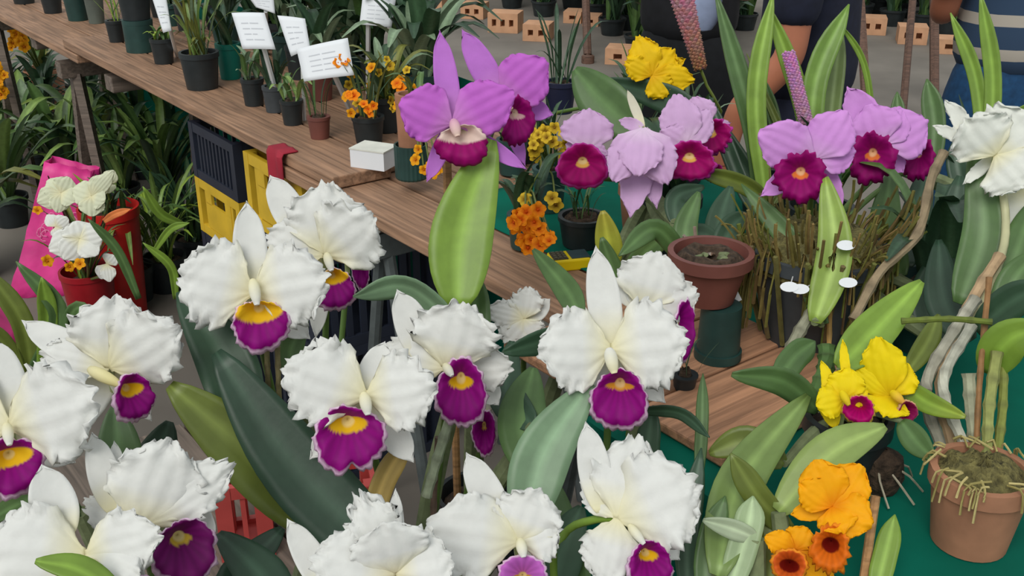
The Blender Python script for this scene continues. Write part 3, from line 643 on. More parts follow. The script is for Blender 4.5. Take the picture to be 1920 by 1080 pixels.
# terracotta pot with the big white orchid and canes
TP0 = PZ(1815, 1012, ZB + .005)
t, top = orchid('potted_orchid', 'tall white orchid with long pale canes in a mossy terracotta pot on the green cloth', TP0, rt=.051, h=.088, mat=M_TERRA, taper=.74, soil=M_MOSS)
WW = dict(col=srgb((236, 238, 230)), ruf=.3, frill=.7)
flower(t, (1868, 290, 1.26), None, [('petal', 1812, 222, 120, dict(WW, dd=-.01)), ('petal', 1945, 215, 150, dict(WW, dd=-.02)), ('petal', 1925, 350, 120, dict(WW, dd=-.02)), ('sepal', 1750, 236, 24, dict(WW, base=(1815, 265))), ('sepal', 1772, 188, 32, dict(WW, base=(1810, 262), side=.4)), ('sepal', 1884, 458, 60, dict(WW, base=(1905, 350))), ('sepal', 1806, 345, 24, WW)])
flower(t, (1930, 300, 1.3), None, [('petal', 1900, 222, 90, WW), ('petal', 1900, 380, 80, WW), ('petal', 1985, 330, 100, WW)])
MB().tube(catmull([P(1790, 650, 1.2), P(1845, 560, 1.22), P(1880, 470, 1.25), P(1885, 400, 1.27), P(1870, 295, 1.28)], 14), .005, 8, mixc(CREAM, G_OLIVE, .4)).build('stem', M_LEAF, t)
cane(t, [(1790, 850), (1765, 720), (1815, 580), (1875, 480)], (1.15, 1.23), 24, srgb((180, 152, 118)), joints=6)
cane(t, [(1770, 850), (1735, 730), (1790, 620), (1830, 560)], (1.17, 1.2), 24, srgb((170, 168, 152)), joints=6)
cane(t, [(1810, 840), (1768, 720), (1822, 610)], (1.13, 1.18), 22, srgb((186, 186, 170)), joints=5)
cane(t, [(1830, 850), (1838, 700), (1855, 520)], (1.13, 1.16), 12, srgb((150, 112, 74)), name='stake')
cane(t, [(1850, 850), (1855, 760), (1870, 660)], (1.12, 1.14), 22, srgb((150, 156, 92)))
cane(t, [(1830, 850), (1822, 780), (1816, 700)], (1.14, 1.15), 26, srgb((160, 162, 136)))
cane(t, [(1870, 850), (1880, 760), (1880, 660)], (1.13, 1.15), 18, srgb((132, 140, 70)))
cane(t, [(1690, 602), (1780, 598), (1860, 604)], (1.16, 1.14), 12, srgb((104, 118, 50)), name='tie_rod')
for lf in (([(1800, 570), (1845, 430), (1825, 280)], 76, G_MID, (1.26, 1.3)), ([(1870, 560), (1915, 450), (1935, 380)], 60, G_MID, (1.24, 1.28)), ([(1830, 620), (1905, 560), (1975, 540)], 66, G_DARK, (1.2, 1.14)),
           ([(1850, 700), (1890, 640), (1960, 610)], 80, G_BRIGHT, (1.16, 1.1)), ([(1820, 640), (1770, 560), (1760, 450)], 70, G_DEEP, (1.28, 1.36)), ([(1870, 640), (1900, 530), (1950, 470)], 60, G_MID, (1.2, 1.22)), ([(1700, 700), (1740, 640), (1760, 590)], 40, G_OLIVE, (1.2, 1.24))):
    leaf(t, lf[0], lf[1], lf[2], lf[3], fold=.22, bulb=False)
for k in range(34):     # moss strands over the rim
    a = random.uniform(0, 6.283); r0 = .035 + random.uniform(0, .012); z0 = .088
    a2 = a + random.uniform(-.5, .5)
    pts = [TP0 + Vector((r0 * math.cos(a), r0 * math.sin(a), z0 + random.uniform(0, .012))), TP0 + Vector((.052 * math.cos(a2), .052 * math.sin(a2), z0 + .006)), TP0 + Vector((.057 * math.cos(a2), .057 * math.sin(a2), z0 - random.uniform(.0, .03)))]
    MB().tube(catmull(pts, 6), .0012, 5, mixc(srgb((150, 140, 84)), srgb((190, 176, 120)), random.random())).build('moss_strand', M_BARK, t)
rows = []
for i in range(7):
    rr = .046 * (1 - i / 6) + .001; rows.append([TP0 + Vector((rr * math.cos(.2618 * j), rr * math.sin(.2618 * j), .08 + .02 * math.sin(i / 6 * 1.57) + random.uniform(-.005, .005))) for j in range(24)])
MB().grid(rows, None, True).build('moss', M_MOSS, t)
# small hanging bark orchid behind the yellow bloom
q0 = PZ(1650, 915, ZB + .005)
t = thing('bark_mount', 'small bark clump with loose roots on the green cloth', 'plant', q0)
MB().lathe(q0, [(.002, 0), (.018, .0), (.024, .02), (.02, .042), (.008, .05), (.001, .051)], 12).build('bark', M_SOIL, t)
for k in range(9):
    a = k * .7; MB().tube(catmull([q0 + Vector((0, 0, .03)), q0 + Vector((.025 * math.cos(a), .025 * math.sin(a), .03)), q0 + Vector((.045 * math.cos(a + .4), .045 * math.sin(a + .4), .004))], 6), .0013, 5, srgb((180, 172, 150))).build('root', M_BARK, t)

# red-brown bowl standing on an upturned dark pot
q0 = PZ(1345, 668, ZB + .0205)
d_ = depth(q0); s_ = d_ / FPX
t = thing('upturned_pot', 'dark green pot carrying the red-brown bowl', 'pot', q0)
MB().lathe(q0, [(.002, 0), (44 * s_, 0), (44 * s_, .012), (40 * s_, .012), (37 * s_, .078), (.002, .08)], 30).build('wall', M_DARKGREEN, t)
q1 = q0 + Vector((-.018, .012, .081))
t = thing('potted_orchid', 'green orchid with dry roots in a wide red-brown bowl', 'orchid', q1)
top = add_pot(t, q1, 78 * s_, .07, M_REDPOT, .62, rimh=.016); t['bulb'] = tuple(top)
leaf(t, [(1300, 495), (1285, 430), (1310, 360)], 46, G_MID, (1.52, 1.56))
leaf(t, [(1290, 500), (1230, 430), (1160, 480)], 40, G_MID, (1.5, 1.44), shape='strap')
leaf(t, [(1340, 500), (1370, 430), (1400, 400)], 50, G_DARK, (1.52, 1.56))
leaf(t, [(1350, 500), (1350, 420), (1370, 350)], 56, G_DARK, (1.56, 1.62))
for k in range(10):
    MB().tube(catmull([top, P(1300 + random.uniform(-40, 60), 480, 1.5), P(1300 + random.uniform(-60, 80), 430 + random.uniform(-20, 60), 1.5)], 6), .0025, 5, mixc(srgb((120, 96, 80)), srgb((170, 160, 150)), random.random())).build('root', M_BARK, t)
MB().box((0, 0, 0), .014, .0015, .07).build('name_tag', M_WHITEPL, t, origin=Vector((0, 0, 0)), smooth=False).matrix_local = Matrix.Translation(P(1363, 527, 1.44) - q1) @ Matrix.Rotation(R(-28), 4, 'Y')
# ------------------------------------------------------------------ leafy plants from shared leaf meshes
def template_leaf(col, arch, wdt, shape='strap', fold=.25):
    sp_ = [Vector((0, 0, 0)), Vector((.10 + .15 * arch, 0, .42)), Vector((.25 + .3 * arch, 0, .78 - .25 * arch)), Vector((.34 + .55 * arch, 0, 1.0 - .7 * arch))]
    nf = lambda q, t: Vector((-.8, 0, .6))
    m = MB().grid(leaf_rows(sp_, wdt, shape, nf, fold, 9, 4), leaf_cols(9, 4, col))
    me = bpy.data.meshes.new('leaf'); me.from_pydata([tuple(q) for q in m.v], [], m.f)
    a = me.color_attributes.new('Col', 'FLOAT_COLOR', 'POINT'); fl_ = []
    for c in m.c: fl_ += [*c, 1.0]
    a.data.foreach_set('color', fl_); me.materials.append(M_LEAF); me.polygons.foreach_set('use_smooth', [True] * len(me.polygons)); me.update()
    return me
PAL = {'deep': srgb((46, 72, 50)), 'dark': srgb((54, 82, 54)), 'mid': srgb((78, 108, 56)), 'light': srgb((122, 150, 78)), 'grey': srgb((120, 142, 112)), 'olive': srgb((112, 116, 54)), 'lime': srgb((140, 168, 64))}
TL = {}
def tleaf(c, arch, wdt, shape):
    k = (c, arch, wdt, shape)
    if k not in TL: TL[k] = template_leaf(PAL[c], arch, wdt, shape)
    return TL[k]
def tuft(th, at_, n, L, wdt=.08, cols=('dark', 'mid'), arch=(.2, .6), shape='strap', spread=.02, seed=0, squeeze=1.0, lean=None):
    rs = random.Random(seed * 31 + n)
    for k in range(n):
        me = tleaf(cols[k % len(cols)], (arch[0], (arch[0] + arch[1]) / 2, arch[1])[rs.randrange(3)], wdt, shape)
        l = L * rs.uniform(.6, 1.1); az = k * 2.39996 + rs.uniform(-.4, .4)
        p = Vector(at_) + Vector((rs.uniform(-1, 1) * spread, rs.uniform(-1, 1) * spread, 0))
        q = Matrix.Translation(p) @ (Matrix.Rotation(lean[0], 4, lean[1]) if lean else Matrix()) @ Matrix.Rotation(az, 4, 'Z') @ Matrix.Rotation(rs.uniform(-.25, .2), 4, 'Y') @ Matrix.Diagonal((l * squeeze, l, l, 1))
        part_copy(me, th, q)
# small five-petalled blossom, mesh shared by its copies
def blossom_mesh(col, core):
    m = MB()
    for k in range(5):
        a = k * 1.2566; u1 = Vector((math.cos(a), math.sin(a), 0)); w1 = Vector((-math.sin(a), math.cos(a), 0)); rows = []; cc = []
        for i in range(5):
            t = i / 4; hw = .24 * math.sin(math.pi * (.15 + .75 * t)); z = .12 * math.sin(t * 2.5)
            rows.append([u1 * (.05 + .45 * t) + w1 * hw * s + Vector((0, 0, z + .05 * abs(s))) for s in (-1, -.4, .4, 1)]); cc.append([mixc(core, col, min(1, t * 1.6))] * 4)
        m.grid(rows, cc)
    m.lathe((0, 0, 0), [(.001, .16), (.07, .12), (.08, .04), (.03, 0)], 8, core)
    me = bpy.data.meshes.new('blossom'); me.from_pydata([tuple(q) for q in m.v], [], m.f)
    a = me.color_attributes.new('Col', 'FLOAT_COLOR', 'POINT'); fl_ = []
    for c in m.c: fl_ += [*c, 1.0]
    a.data.foreach_set('color', fl_); me.materials.append(M_PETAL); me.update(); return me
BL = {'gold': blossom_mesh(srgb((242, 170, 20)), srgb((200, 110, 10))), 'yellow': blossom_mesh(srgb((226, 190, 50)), srgb((150, 110, 30))), 'orange': blossom_mesh(srgb((250, 150, 16)), srgb((220, 90, 10))), 'cream': blossom_mesh(srgb((232, 234, 206)), srgb((206, 206, 120))), 'white': blossom_mesh(srgb((240, 242, 238)), srgb((200, 120, 150)))}
def blossoms(th, pts, size, kind, seed=1, face=None):
    rs = random.Random(seed)
    for p in pts:
        p = Vector(p); dirv = ((EYE - p).normalized() + Vector((rs.uniform(-.6, .6), rs.uniform(-.6, .6), rs.uniform(-.3, .6)))).normalized()
        q = Matrix.Translation(p) @ Vector((0, 0, 1)).rotation_difference(dirv).to_matrix().to_4x4() @ Matrix.Rotation(rs.uniform(0, 6), 4, 'Z') @ Matrix.Scale(size * rs.uniform(.8, 1.2), 4)
        part_copy(BL[kind], th, q)
def twig(th, a, b, r=.0018, col=None, sag=.02):
    a, b = Vector(a), Vector(b); MB().tube(catmull([a, a.lerp(b, .5) + Vector((0, 0, sag)), b], 7), r, 5, col or G_OLIVE).build('stem', M_LEAF, th)

def surf(u): return ZB if .78 < u < 2.67 else (ZL if u < 2.9 else (ZL + .005 if u < 3.73 else ZB + .005))
def bench_pot(px, py, wpx, hpx, mat, label, leaves=(), name='potted_plant', cat='plant', taper=.78, group=None, soil=None, z=None):
    z_ = z if z is not None else surf(uv(px, py, ZB)[0]); q = PZ(px, py, z_); s = depth(q) / FPX
    r = wpx / 2 * s; q = q + Vector((0, r * taper * .8, .0006))
    t = thing(name, label, cat, q, group)
    top = add_pot(t, q, r, hpx * s / math.cos(PITCH), mat, taper, rimh=min(.014, .15 * hpx * s), soil=soil or M_SOIL)
    for k, lf in enumerate(leaves): tuft(t, top, seed=px + k, **lf)
    return t, top, s
GB = 'black plastic pots along the plank bench'
THIN = dict(wdt=.05, arch=(.05, .4)); BROAD = dict(wdt=.16, arch=(.2, .7), shape='oval')
bench_pot(40, 8, 46, 34, M_BLACKPLASTIC, 'black pot with dark leaves at the far end of the bench', [dict(n=9, L=.2, cols=('deep', 'dark'), **BROAD)])
bench_pot(95, 26, 40, 34, M_BLACKPLASTIC, 'black pot with strap leaves second from the far bench end', [dict(n=8, L=.22, cols=('dark', 'mid'), **THIN)])
bench_pot(142, 40, 46, 46, M_DARKGREEN, 'dark green pot with upright leaves on the bench beside the grey pot', [dict(n=9, L=.24, cols=('dark', 'deep'), **THIN)])
bench_pot(178, 45, 36, 48, plain('grey_green_plastic', (92, 100, 92), .6), 'grey-green pot with pale leaves on the bench', [dict(n=8, L=.2, cols=('grey', 'mid'), **BROAD)])
bench_pot(216, 80, 34, 36, M_BLACKPLASTIC, 'small black pot with lime shoots beside the stacked green pots', [dict(n=9, L=.13, cols=('lime', 'mid'), **THIN)])
t, top, s = bench_pot(258, 100, 56, 54, M_DARKGREEN, 'empty dark green pot carrying a black pot on the bench', name='plant_pot', cat='pot', taper=.95)
q = Vector(t['_o']) + Vector((0, 0, 54 * s / cp + .001))
t = thing('potted_plant', 'black pot of dark leaves stacked on the dark green pot', 'plant', q); top = add_pot(t, q, 31 * s, 56 * s, M_BLACKPLASTIC, .8)
tuft(t, top, 10, .2, cols=('deep', 'dark'), seed=4, **BROAD)
bench_pot(304, 121, 44, 42, M_BLACKPLASTIC, 'small black pot with a round tuft of bright leaves', [dict(n=14, L=.06, cols=('lime', 'mid'), wdt=.3, shape='oval', arch=(.3, .8))])
bench_pot(374, 170, 74, 62, M_BLACKPLASTIC, 'wide black pot of dry grassy stems hanging over its rim', [dict(n=26, L=.26, cols=('light', 'grey', 'olive'), **THIN), dict(n=10, L=.09, cols=('grey', 'olive'), wdt=.1, arch=(.8, 1.0))])
bench_pot(474, 200, 44, 46, M_BLACKPLASTIC, 'black pot of bushy seedlings before the white label stick', [dict(n=10, L=.1, cols=('mid', 'grey'), **BROAD)])
bench_pot(514, 212, 44, 44, M_GREYPOT, 'dark grey pot with thin leaves beside the leaning label stick', [dict(n=8, L=.14, cols=('dark', 'deep'), **BROAD)])
bench_pot(547, 236, 44, 42, M_BLACKPLASTIC, 'low black pot with one drooping light green plant at the bench front', [dict(n=8, L=.1, cols=('mid', 'light'), **BROAD)])
bench_pot(598, 262, 44, 38, M_REDPOT, 'small maroon pot beside the red cloth on the bench', [dict(n=7, L=.12, cols=('mid', 'dark'), **THIN)])
bench_pot(690, 272, 62, 46, M_BLACKPLASTIC, 'black pot behind the white carton on the bench', [dict(n=14, L=.16, cols=('dark', 'olive'), **THIN)])
bench_pot(430, 150, 48, 60, plain('teal_plastic', (0, 106, 92), .5), 'teal pot with deep green leaves behind the front row of black pots', [dict(n=10, L=.2, cols=('deep', 'dark'), **BROAD)])
bench_pot(600, 190, 52, 60, M_REDPOT, 'maroon pot in the shade behind the largest white label', [dict(n=12, L=.2, cols=('deep', 'dark', 'grey'), **BROAD)])
bench_pot(560, 150, 50, 56, M_BLACKPLASTIC, 'black pot with grey-green leaves behind the overlapping labels', [dict(n=12, L=.2, cols=('grey', 'dark'), **BROAD)])
bench_pot(640, 160, 54, 56, M_DARKGREEN, 'dark green pot with deep leaves behind the largest label', [dict(n=14, L=.22, cols=('deep', 'dark'), **BROAD)])
bench_pot(700, 170, 52, 56, M_BLACKPLASTIC, 'black pot with long dark leaves under the farthest label', [dict(n=14, L=.24, cols=('deep', 'dark', 'mid'), **BROAD)])
for k, (x, y) in enumerate(((350, 60), (420, 75), (490, 95), (560, 105), (620, 115))):
    bench_pot(x, y, 48, 50, (M_BLACKPLASTIC, M_DARKGREEN)[k % 2], ('black pot of tall pale grass in the back row', 'dark green pot of grey leaves in the back row', 'black pot of crowded dark leaves in the back row', 'dark green pot of mixed leaves in the back row under labels', 'black pot of drooping leaves ending the back row')[k], [dict(n=20, L=.34, cols=(('light', 'olive'), ('grey', 'deep'), ('deep', 'dark'), ('dark', 'grey'), ('dark', 'mid'))[k], **(THIN if k == 0 else BROAD))])
for k, (u_, v_) in enumerate(((.95, .5), (1.2, .42), (1.42, .52), (1.62, .44), (1.8, .53), (1.98, .45), (2.15, .54), (.64, .45), (.4, .5), (2.32, .47))):
    q = B(u_, v_, surf(u_)); t = thing('potted_plant', ('black pot of dense deep leaves by the hanging cloth', 'dark green pot of dense grey leaves by the hanging cloth')[k % 2], 'plant', q, 'leafy pots along the hanging cloth'); top = add_pot(t, q, .05, .09, (M_BLACKPLASTIC, M_DARKGREEN)[k % 2], n=18)
    tuft(t, top, 20, .3, cols=(('deep', 'dark', 'deep', 'mid'), ('grey', 'dark', 'deep'))[k % 2], seed=400 + k, **BROAD)
# orange flowered bush
t, top, s = bench_pot(722, 250, 70, 60, M_BLACKPLASTIC, 'bushy plant dotted with small orange and yellow flowers behind the white carton', [dict(n=22, L=.17, cols=('olive', 'dark', 'grey'), **BROAD)])
rs = random.Random(5)
pts = [P(rs.uniform(650, 780), rs.uniform(110, 215), 2.45 + rs.uniform(-.05, .08)) for _ in range(22)]
for p in pts[::2]: twig(t, top, p)
blossoms(t, pts[:11], .022, 'yellow', 2); blossoms(t, pts[11:], .024, 'gold', 3)
blossoms(t, [P(x, y, 2.38) for x, y in ((690, 205), (682, 196), (700, 198), (692, 214), (664, 180), (655, 178), (752, 165), (745, 158))], .026, 'orange', 4)
blossoms(t, [P(x, y, 2.42) for x, y in ((640, 108), (634, 118), (648, 116))], .024, 'orange', 6)
for p in ((640, 112), (690, 205), (752, 165), (660, 180)): twig(t, top, P(p[0], p[1], 2.42))
# tall clay pot in a ribbed pot
q = PZ(770, 342, ZB); s = depth(q) / FPX; q = q + Vector((0, .03, .0006))
t = thing('ribbed_pot', 'ribbed dark green pot at the bench front holding a clay pot', 'pot', q)
rr = 31 * s; hh = 66 * s
m = MB(); rows = []
for z_, k in ((0, .92), (.004, .98), (hh * .5, .98), (hh, 1.0), (hh, .9), (.01, .88)):
    rows.append([q + Vector((rr * k * (1 + .03 * (j % 2)) * math.cos(6.2832 * j / 48), rr * k * (1 + .03 * (j % 2)) * math.sin(6.2832 * j / 48), z_)) for j in range(48)])
m.grid(rows, None, True).build('wall', M_DARKGREEN, t, smooth=False)
MB().lathe(q, [(.001, .012), (rr * .87, .012)], 24).build('base', M_DARKGREEN, t)
q2 = q + Vector((0, 0, .013))
t = thing('potted_plant', 'tall narrow clay pot with orange flowered trailing stems in the ribbed pot', 'plant', q2); top = add_pot(t, q2, rr * .84, 150 * s, M_TERRA, .8)
tuft(t, top, 8, .1, cols=('mid', 'olive'), seed=9, **BROAD)
pts = [P(x, y, 2.1) for x, y in ((785, 280), (780, 300), (795, 318), (812, 322), (822, 318), (818, 300), (806, 312))]
for p in pts[::2]: twig(t, top, p, sag=.06)
blossoms(t, pts, .026, 'gold', 8)
# white carton
q = PZ(700, 318, ZB); t = thing('carton', 'small white carton on the bench beside the ribbed pot', 'box', q)
MB().box(q + Vector((.0, .03, .0205)), .084, .064, .041, R(-24)).build('body', M_WHITEPL, t, smooth=False, bevel=.001)
MB().box(q + Vector((.0, .03, .0415)), .086, .066, .003, R(-24)).build('lid', plain('carton_lid', (214, 216, 206), .7, .1, 30), t, smooth=False)
# red cloth over the bench edge
uu, _ = uv(578, 272, ZB)
rows = []
for i in range(14):
    r = []
    for j in range(7):
        u_ = uu - .035 + j / 6 * .075
        if i < 7: r.append(B(u_, .03 - i * .006, ZB + .004 + .002 * math.sin(j * 2)))
        else: r.append(B(u_, -.012 - .004 * math.sin(j * 1.6), ZB - .006 - (i - 7) * .018))
    rows.append(r)
tag(MB().grid(rows).build('red_cloth', plain('red_cloth', (150, 34, 52), .8), origin=B(uu, 0, ZB), thick=.003), 'strip of dark red cloth hanging over the bench edge', 'cloth')

# plant labels on sticks
def label_sign(foot, quad, d, label, stick_top=None, stick_w=10):
    """foot: pixel and depth of the stick's foot; quad: card corners in pixels at depth d"""
    f0 = foot if isinstance(foot, Vector) else P(*foot)
    t = thing('plant_label', label, 'label', f0, 'white labels on sticks among the bench pots')
    c = [P(x, y, d) for x, y in quad]; n = (c[1] - c[0]).cross(c[3] - c[0]).normalized()
    if n.dot(EYE - c[0]) < 0: n = -n
    rows = []; K = 8
    for i in range(K + 1):
        a, b = c[0].lerp(c[3], i / K), c[1].lerp(c[2], i / K)
        rows.append([a.lerp(b, j / K) + n * (.004 * math.sin(j / K * math.pi)) for j in range(K + 1)])
    card = MB().grid(rows).build('card', M_WHITEPL, t, thick=.001)
    m = MB()
    for k in range(4):
        y = .28 + k * .15; x1 = (.72, .82, .6, .76)[k]
        for a_, b_ in ((.2, .42), (.46, x1)):
            def pt(x, yy): return c[0].lerp(c[1], x).lerp(c[3].lerp(c[2], x), yy) + n * (.004 * math.sin(x * math.pi) + .0009)
            N_ = 5; m.grid([[pt(a_ + (b_ - a_) * i / N_, y) for i in range(N_ + 1)], [pt(a_ + (b_ - a_) * i / N_, y + .03) for i in range(N_ + 1)]])
    m.build('print', plain('faint_print', (196, 200, 206), .7, .05), card)
    tp = stick_top or ((quad[2][0] + quad[3][0]) / 2, (quad[2][1] + quad[3][1]) / 2)
    tp = P(tp[0], tp[1], d) - n * .003
    MB().tube([f0, tp], stick_w * d / FPX / 2, 6).build('stick', M_STICK, t)
def foot(px, py, h=0.0):
    u_, _ = uv(px, py, ZB); return PZ(px, py, surf(u_) + h)
label_sign(foot(526, 203), [(434, 24), (496, 24), (517, 93), (455, 92)], 2.62, 'white label card with squared corners on a long stick by the black pots', (490, 75))
label_sign(foot(571, 226), [(520, 29), (572, 35), (582, 92), (546, 106)], 2.55, 'white label card half hidden behind the largest label', (565, 90), 7)
label_sign(foot(668, 232), [(556, 92), (652, 71), (664, 141), (570, 153)], 2.42, 'largest white label card with an orange flower over its corner', (622, 130), 11)
label_sign(foot(690, 175), [(680, -6), (742, 0), (734, 52), (674, 46)], 2.75, 'white label card above the orange flowered bush', (690, 40), 9)
label_sign(foot(332, 106), [(284, -8), (312, -4), (322, 58), (306, 62)], 2.9, 'narrow white label turned edgewise among the far pots', (316, 45), 8)
label_sign(foot(500, 100), [(464, -8), (512, -14), (516, 26), (480, 14)], 3.0, 'white label card at the back of the bench above the squared card', (498, 20), 8)

# yellow device on the bench
q = PZ(1067, 503, ZL); t = thing('calculator', 'small yellow cased device with dark keypad and screen on the bench', 'device', q)
rz = R(14); Rm = Matrix.Rotation(rz, 3, 'Z')
MB().box(q + Vector((0, .012, .010)), .072, .05, .02, rz, .94).build('case', plain('yellow_plastic', (232, 204, 16), .4, .05), t, smooth=False, bevel=.003)
MB().box(q + Vector((0, .012, .0205)) + Rm @ Vector((-.019, 0, 0)), .026, .036, .002, rz).build('keypad', plain('keypad_grey', (70, 66, 52), .5, .5, 300), t, smooth=False)
for kx in range(3):
    for ky in range(4):
        MB().box(q + Vector((0, .012, .0225)) + Rm @ Vector((-.027 + kx * .008, -.012 + ky * .008, 0)), .005, .005, .002, rz).build('key', plain('key_grey', (96, 92, 74), .5), t, smooth=False)
MB().box(q + Vector((0, .012, .0205)) + Rm @ Vector((.017, 0, 0)), .034, .036, .002, rz).build('screen', plain('dark_screen', (62, 80, 84), .2), t, smooth=False)

# pots in the middle of the bench
t, top, s = bench_pot(1092, 468, 92, 52, M_BLACKPLASTIC, 'black pot with thin green shoots behind the yellow device', [dict(n=16, L=.09, cols=('dark', 'mid'), **THIN)])
t, top, s = bench_pot(985, 470, 70, 60, M_DARKGREEN, 'dark green pot of bright orange clustered flowers', [dict(n=14, L=.13, cols=('dark', 'deep'), **BROAD)])
rs = random.Random(11)
pts = [P(988 + (rs.random() - .5) * 60 + k * .9, 395 + k * 3.0 + (rs.random() - .5) * 26, 1.72 + rs.uniform(-.02, .03)) for k in range(24)]
for p in pts[::3]: twig(t, top, p, sag=.04)
blossoms(t, pts, .026, 'orange', 12)
t, top, s = bench_pot(1030, 400, 66, 76, M_DARKGREEN, 'dark green pot of small mustard yellow flowers beside the crimson lip', [dict(n=16, L=.16, cols=('dark', 'deep', 'olive'), **THIN)])
rs = random.Random(13)
pts = [P(rs.uniform(990, 1072), rs.uniform(238, 302), 1.95 + rs.uniform(-.03, .04)) for k in range(20)] + [P(985, 375, 1.8), P(1035, 372, 1.8), P(1042, 385, 1.82)]
for p in pts[::2]: twig(t, top, p)
blossoms(t, pts, .024, 'yellow', 14)
bench_pot(960, 330, 60, 60, M_DARKGREEN, 'dark green pot of tangled leaves behind the broad green leaf', [dict(n=18, L=.15, cols=('dark', 'olive', 'deep'), **BROAD)])
bench_pot(1050, 215, 62, 54, plain('navy_plastic', (30, 34, 60), .5), 'navy blue pot behind the mauve bloom', [dict(n=10, L=.22, cols=('deep', 'dark'), **THIN)])
bench_pot(1290, 345, 70, 60, M_BLACKPLASTIC, 'black pot of grassy leaves behind the crimson lips', [dict(n=18, L=.16, cols=('dark', 'mid', 'grey'), **THIN)])
bench_pot(1285, 735, 50, 26, M_BLACKPLASTIC, 'shallow black tray pot on the reddish boards', [dict(n=6, L=.05, cols=('deep', 'dark'), **THIN)], z=ZB + .017)

# tall strap-leaved plants behind the right blooms
q = PZ(1445, 400, surf(uv(1445, 400, ZL)[0]))
t, top = orchid('strap_leaf_orchid', 'tall orchid with long upright strap leaves and a pink flower spike', q, rt=.07, h=.11)
for lf in (([(1430, 400), (1415, 250), (1340, -20)], 40, G_MID, (1.85, 1.8)), ([(1440, 410), (1418, 180), (1450, -15)], 36, G_BRIGHT, (1.82, 1.78)), ([(1530, 330), (1500, 180), (1440, 8)], 34, G_BRIGHT, (1.84, 1.8)),
           ([(1520, 330), (1530, 150), (1592, 8)], 44, srgb((112, 146, 60)), (1.8, 1.78)), ([(1545, 330), (1562, 180), (1578, 50)], 34, srgb((120, 140, 84)), (1.86, 1.84)), ([(1640, 250), (1620, 120), (1572, 40)], 12, G_BRIGHT, (1.84, 1.8)),
           ([(1440, 400), (1480, 300), (1400, 100)], 16, G_OLIVE, (1.88, 1.9)), ([(1470, 340), (1455, 240), (1435, 150)], 24, G_MID, (1.9, 1.9)), ([(1430, 420), (1380, 320), (1330, 180)], 30, G_DARK, (1.84, 1.9)), ([(1440, 380), (1390, 345), (1300, 320)], 34, G_OLIVE, (1.75, 1.7)), ([(1450, 420), (1420, 360), (1310, 178)], 40, G_DARK, (1.88, 1.95))):
    leaf(t, lf[0], lf[1], lf[2], lf[3], shape='strap', bulb=False, fold=.35)
def spike(th, p0, p1, w0, w1, d, c0, c1, seed):
    a, b = P(*p0, d), P(*p1, d); rs = random.Random(seed); m = MB(); ax = (b - a).normalized(); o1 = ax.orthogonal().normalized(); o2 = ax.cross(o1)
    m.tube([a, b], [w0 * d / FPX * .3, w1 * d / FPX * .3], 6, c0)
    n = 260
    for k in range(n):
        t = k / n; q = a.lerp(b, t); r = (w0 + (w1 - w0) * t) * d / FPX / 2; an = k * 2.4
        dr = o1 * math.cos(an) + o2 * math.sin(an); c = q + dr * r * .8; e = r * .34; cc = mixc(c0, c1, t); cc = tuple(v * rs.uniform(.8, 1.1) for v in cc)
        m.add([c + dr * e, c + ax * e, c + ax.cross(dr) * e, c - ax * e, c - ax.cross(dr) * e, c - dr * e], [(0, 1, 2), (0, 2, 3), (0, 3, 4), (0, 4, 1), (5, 2, 1), (5, 3, 2), (5, 4, 3), (5, 1, 4)], [cc] * 6)
    o = m.build('flower_spike', M_PETAL, th, smooth=False); return o
spike(t, (1478, 98), (1512, 232), 24, 26, 1.78, srgb((222, 150, 206)), srgb((196, 150, 180)), 3)
twig(t, P(1510, 230, 1.78), P(1500, 360, 1.82))
t, top = orchid('potted_orchid', 'orchid with one long drooping pinkish bottlebrush flower spike', B(3.0, .58, ZL + .005), rt=.05, h=.09)
spike(t, (1272, -30), (1314, 130), 46, 24, 2.05, srgb((204, 140, 164)), srgb((164, 118, 84)), 4)
MB().tube(catmull([top, P(1345, 230, 2.1), P(1325, 160, 2.06), P(1313, 128, 2.05)], 10), .003, 6, G_OLIVE).build('stem', M_LEAF, t)
tuft(t, top, 12, .2, cols=('dark', 'mid'), seed=3, **THIN)
t, top = orchid('strap_leaf_orchid', 'pair of bright strap leaves rising behind the tall white orchid', B(4.05, .62, ZB + .005), rt=.06, h=.1)
for lf in (([(1850, 330), (1862, 150), (1838, -15)], 30, G_BRIGHT, (1.62, 1.58)), ([(1848, 330), (1830, 150), (1782, 24)], 26, G_BRIGHT, (1.62, 1.6)), ([(1860, 330), (1890, 240), (1940, 190)], 26, G_BRIGHT, (1.62, 1.56)), ([(1745, 330), (1752, 230), (1738, 148)], 40, G_MID, (1.66, 1.66)), ([(1690, 320), (1685, 230), (1682, 172)], 26, G_MID, (1.7, 1.7)), ([(1830, 400), (1800, 330), (1790, 260)], 40, G_DARK, (1.64, 1.66))):
    leaf(t, lf[0], lf[1], lf[2], lf[3], shape='strap', bulb=True, fold=.35)
for k, (u_, v_, lb) in enumerate(((3.35, .33, 'black pot of dark leaves behind the red-brown bowl'), (3.55, .5, 'black pot of tangled leaves behind the mossy grey pot'), (3.8, .58, 'dark pot of narrow leaves behind the pink-mauve blooms'), (4.25, .42, 'dark green pot of deep leaves behind the tall white orchid'), (4.5, .25, 'dark green pot of broad leaves beside the tall white orchid'), (3.9, .3, 'black pot of glossy broad leaves between the mossy pot and pale canes'))):
    q = B(u_, v_, surf(u_)); t = thing('potted_plant', lb, 'plant', q); top = add_pot(t, q, .06, .1, (M_BLACKPLASTIC, M_DARKGREEN)[k > 2])
    tuft(t, top, 16, .2, cols=('deep', 'dark', 'mid'), seed=50 + k, **(BROAD if k != 2 else THIN))
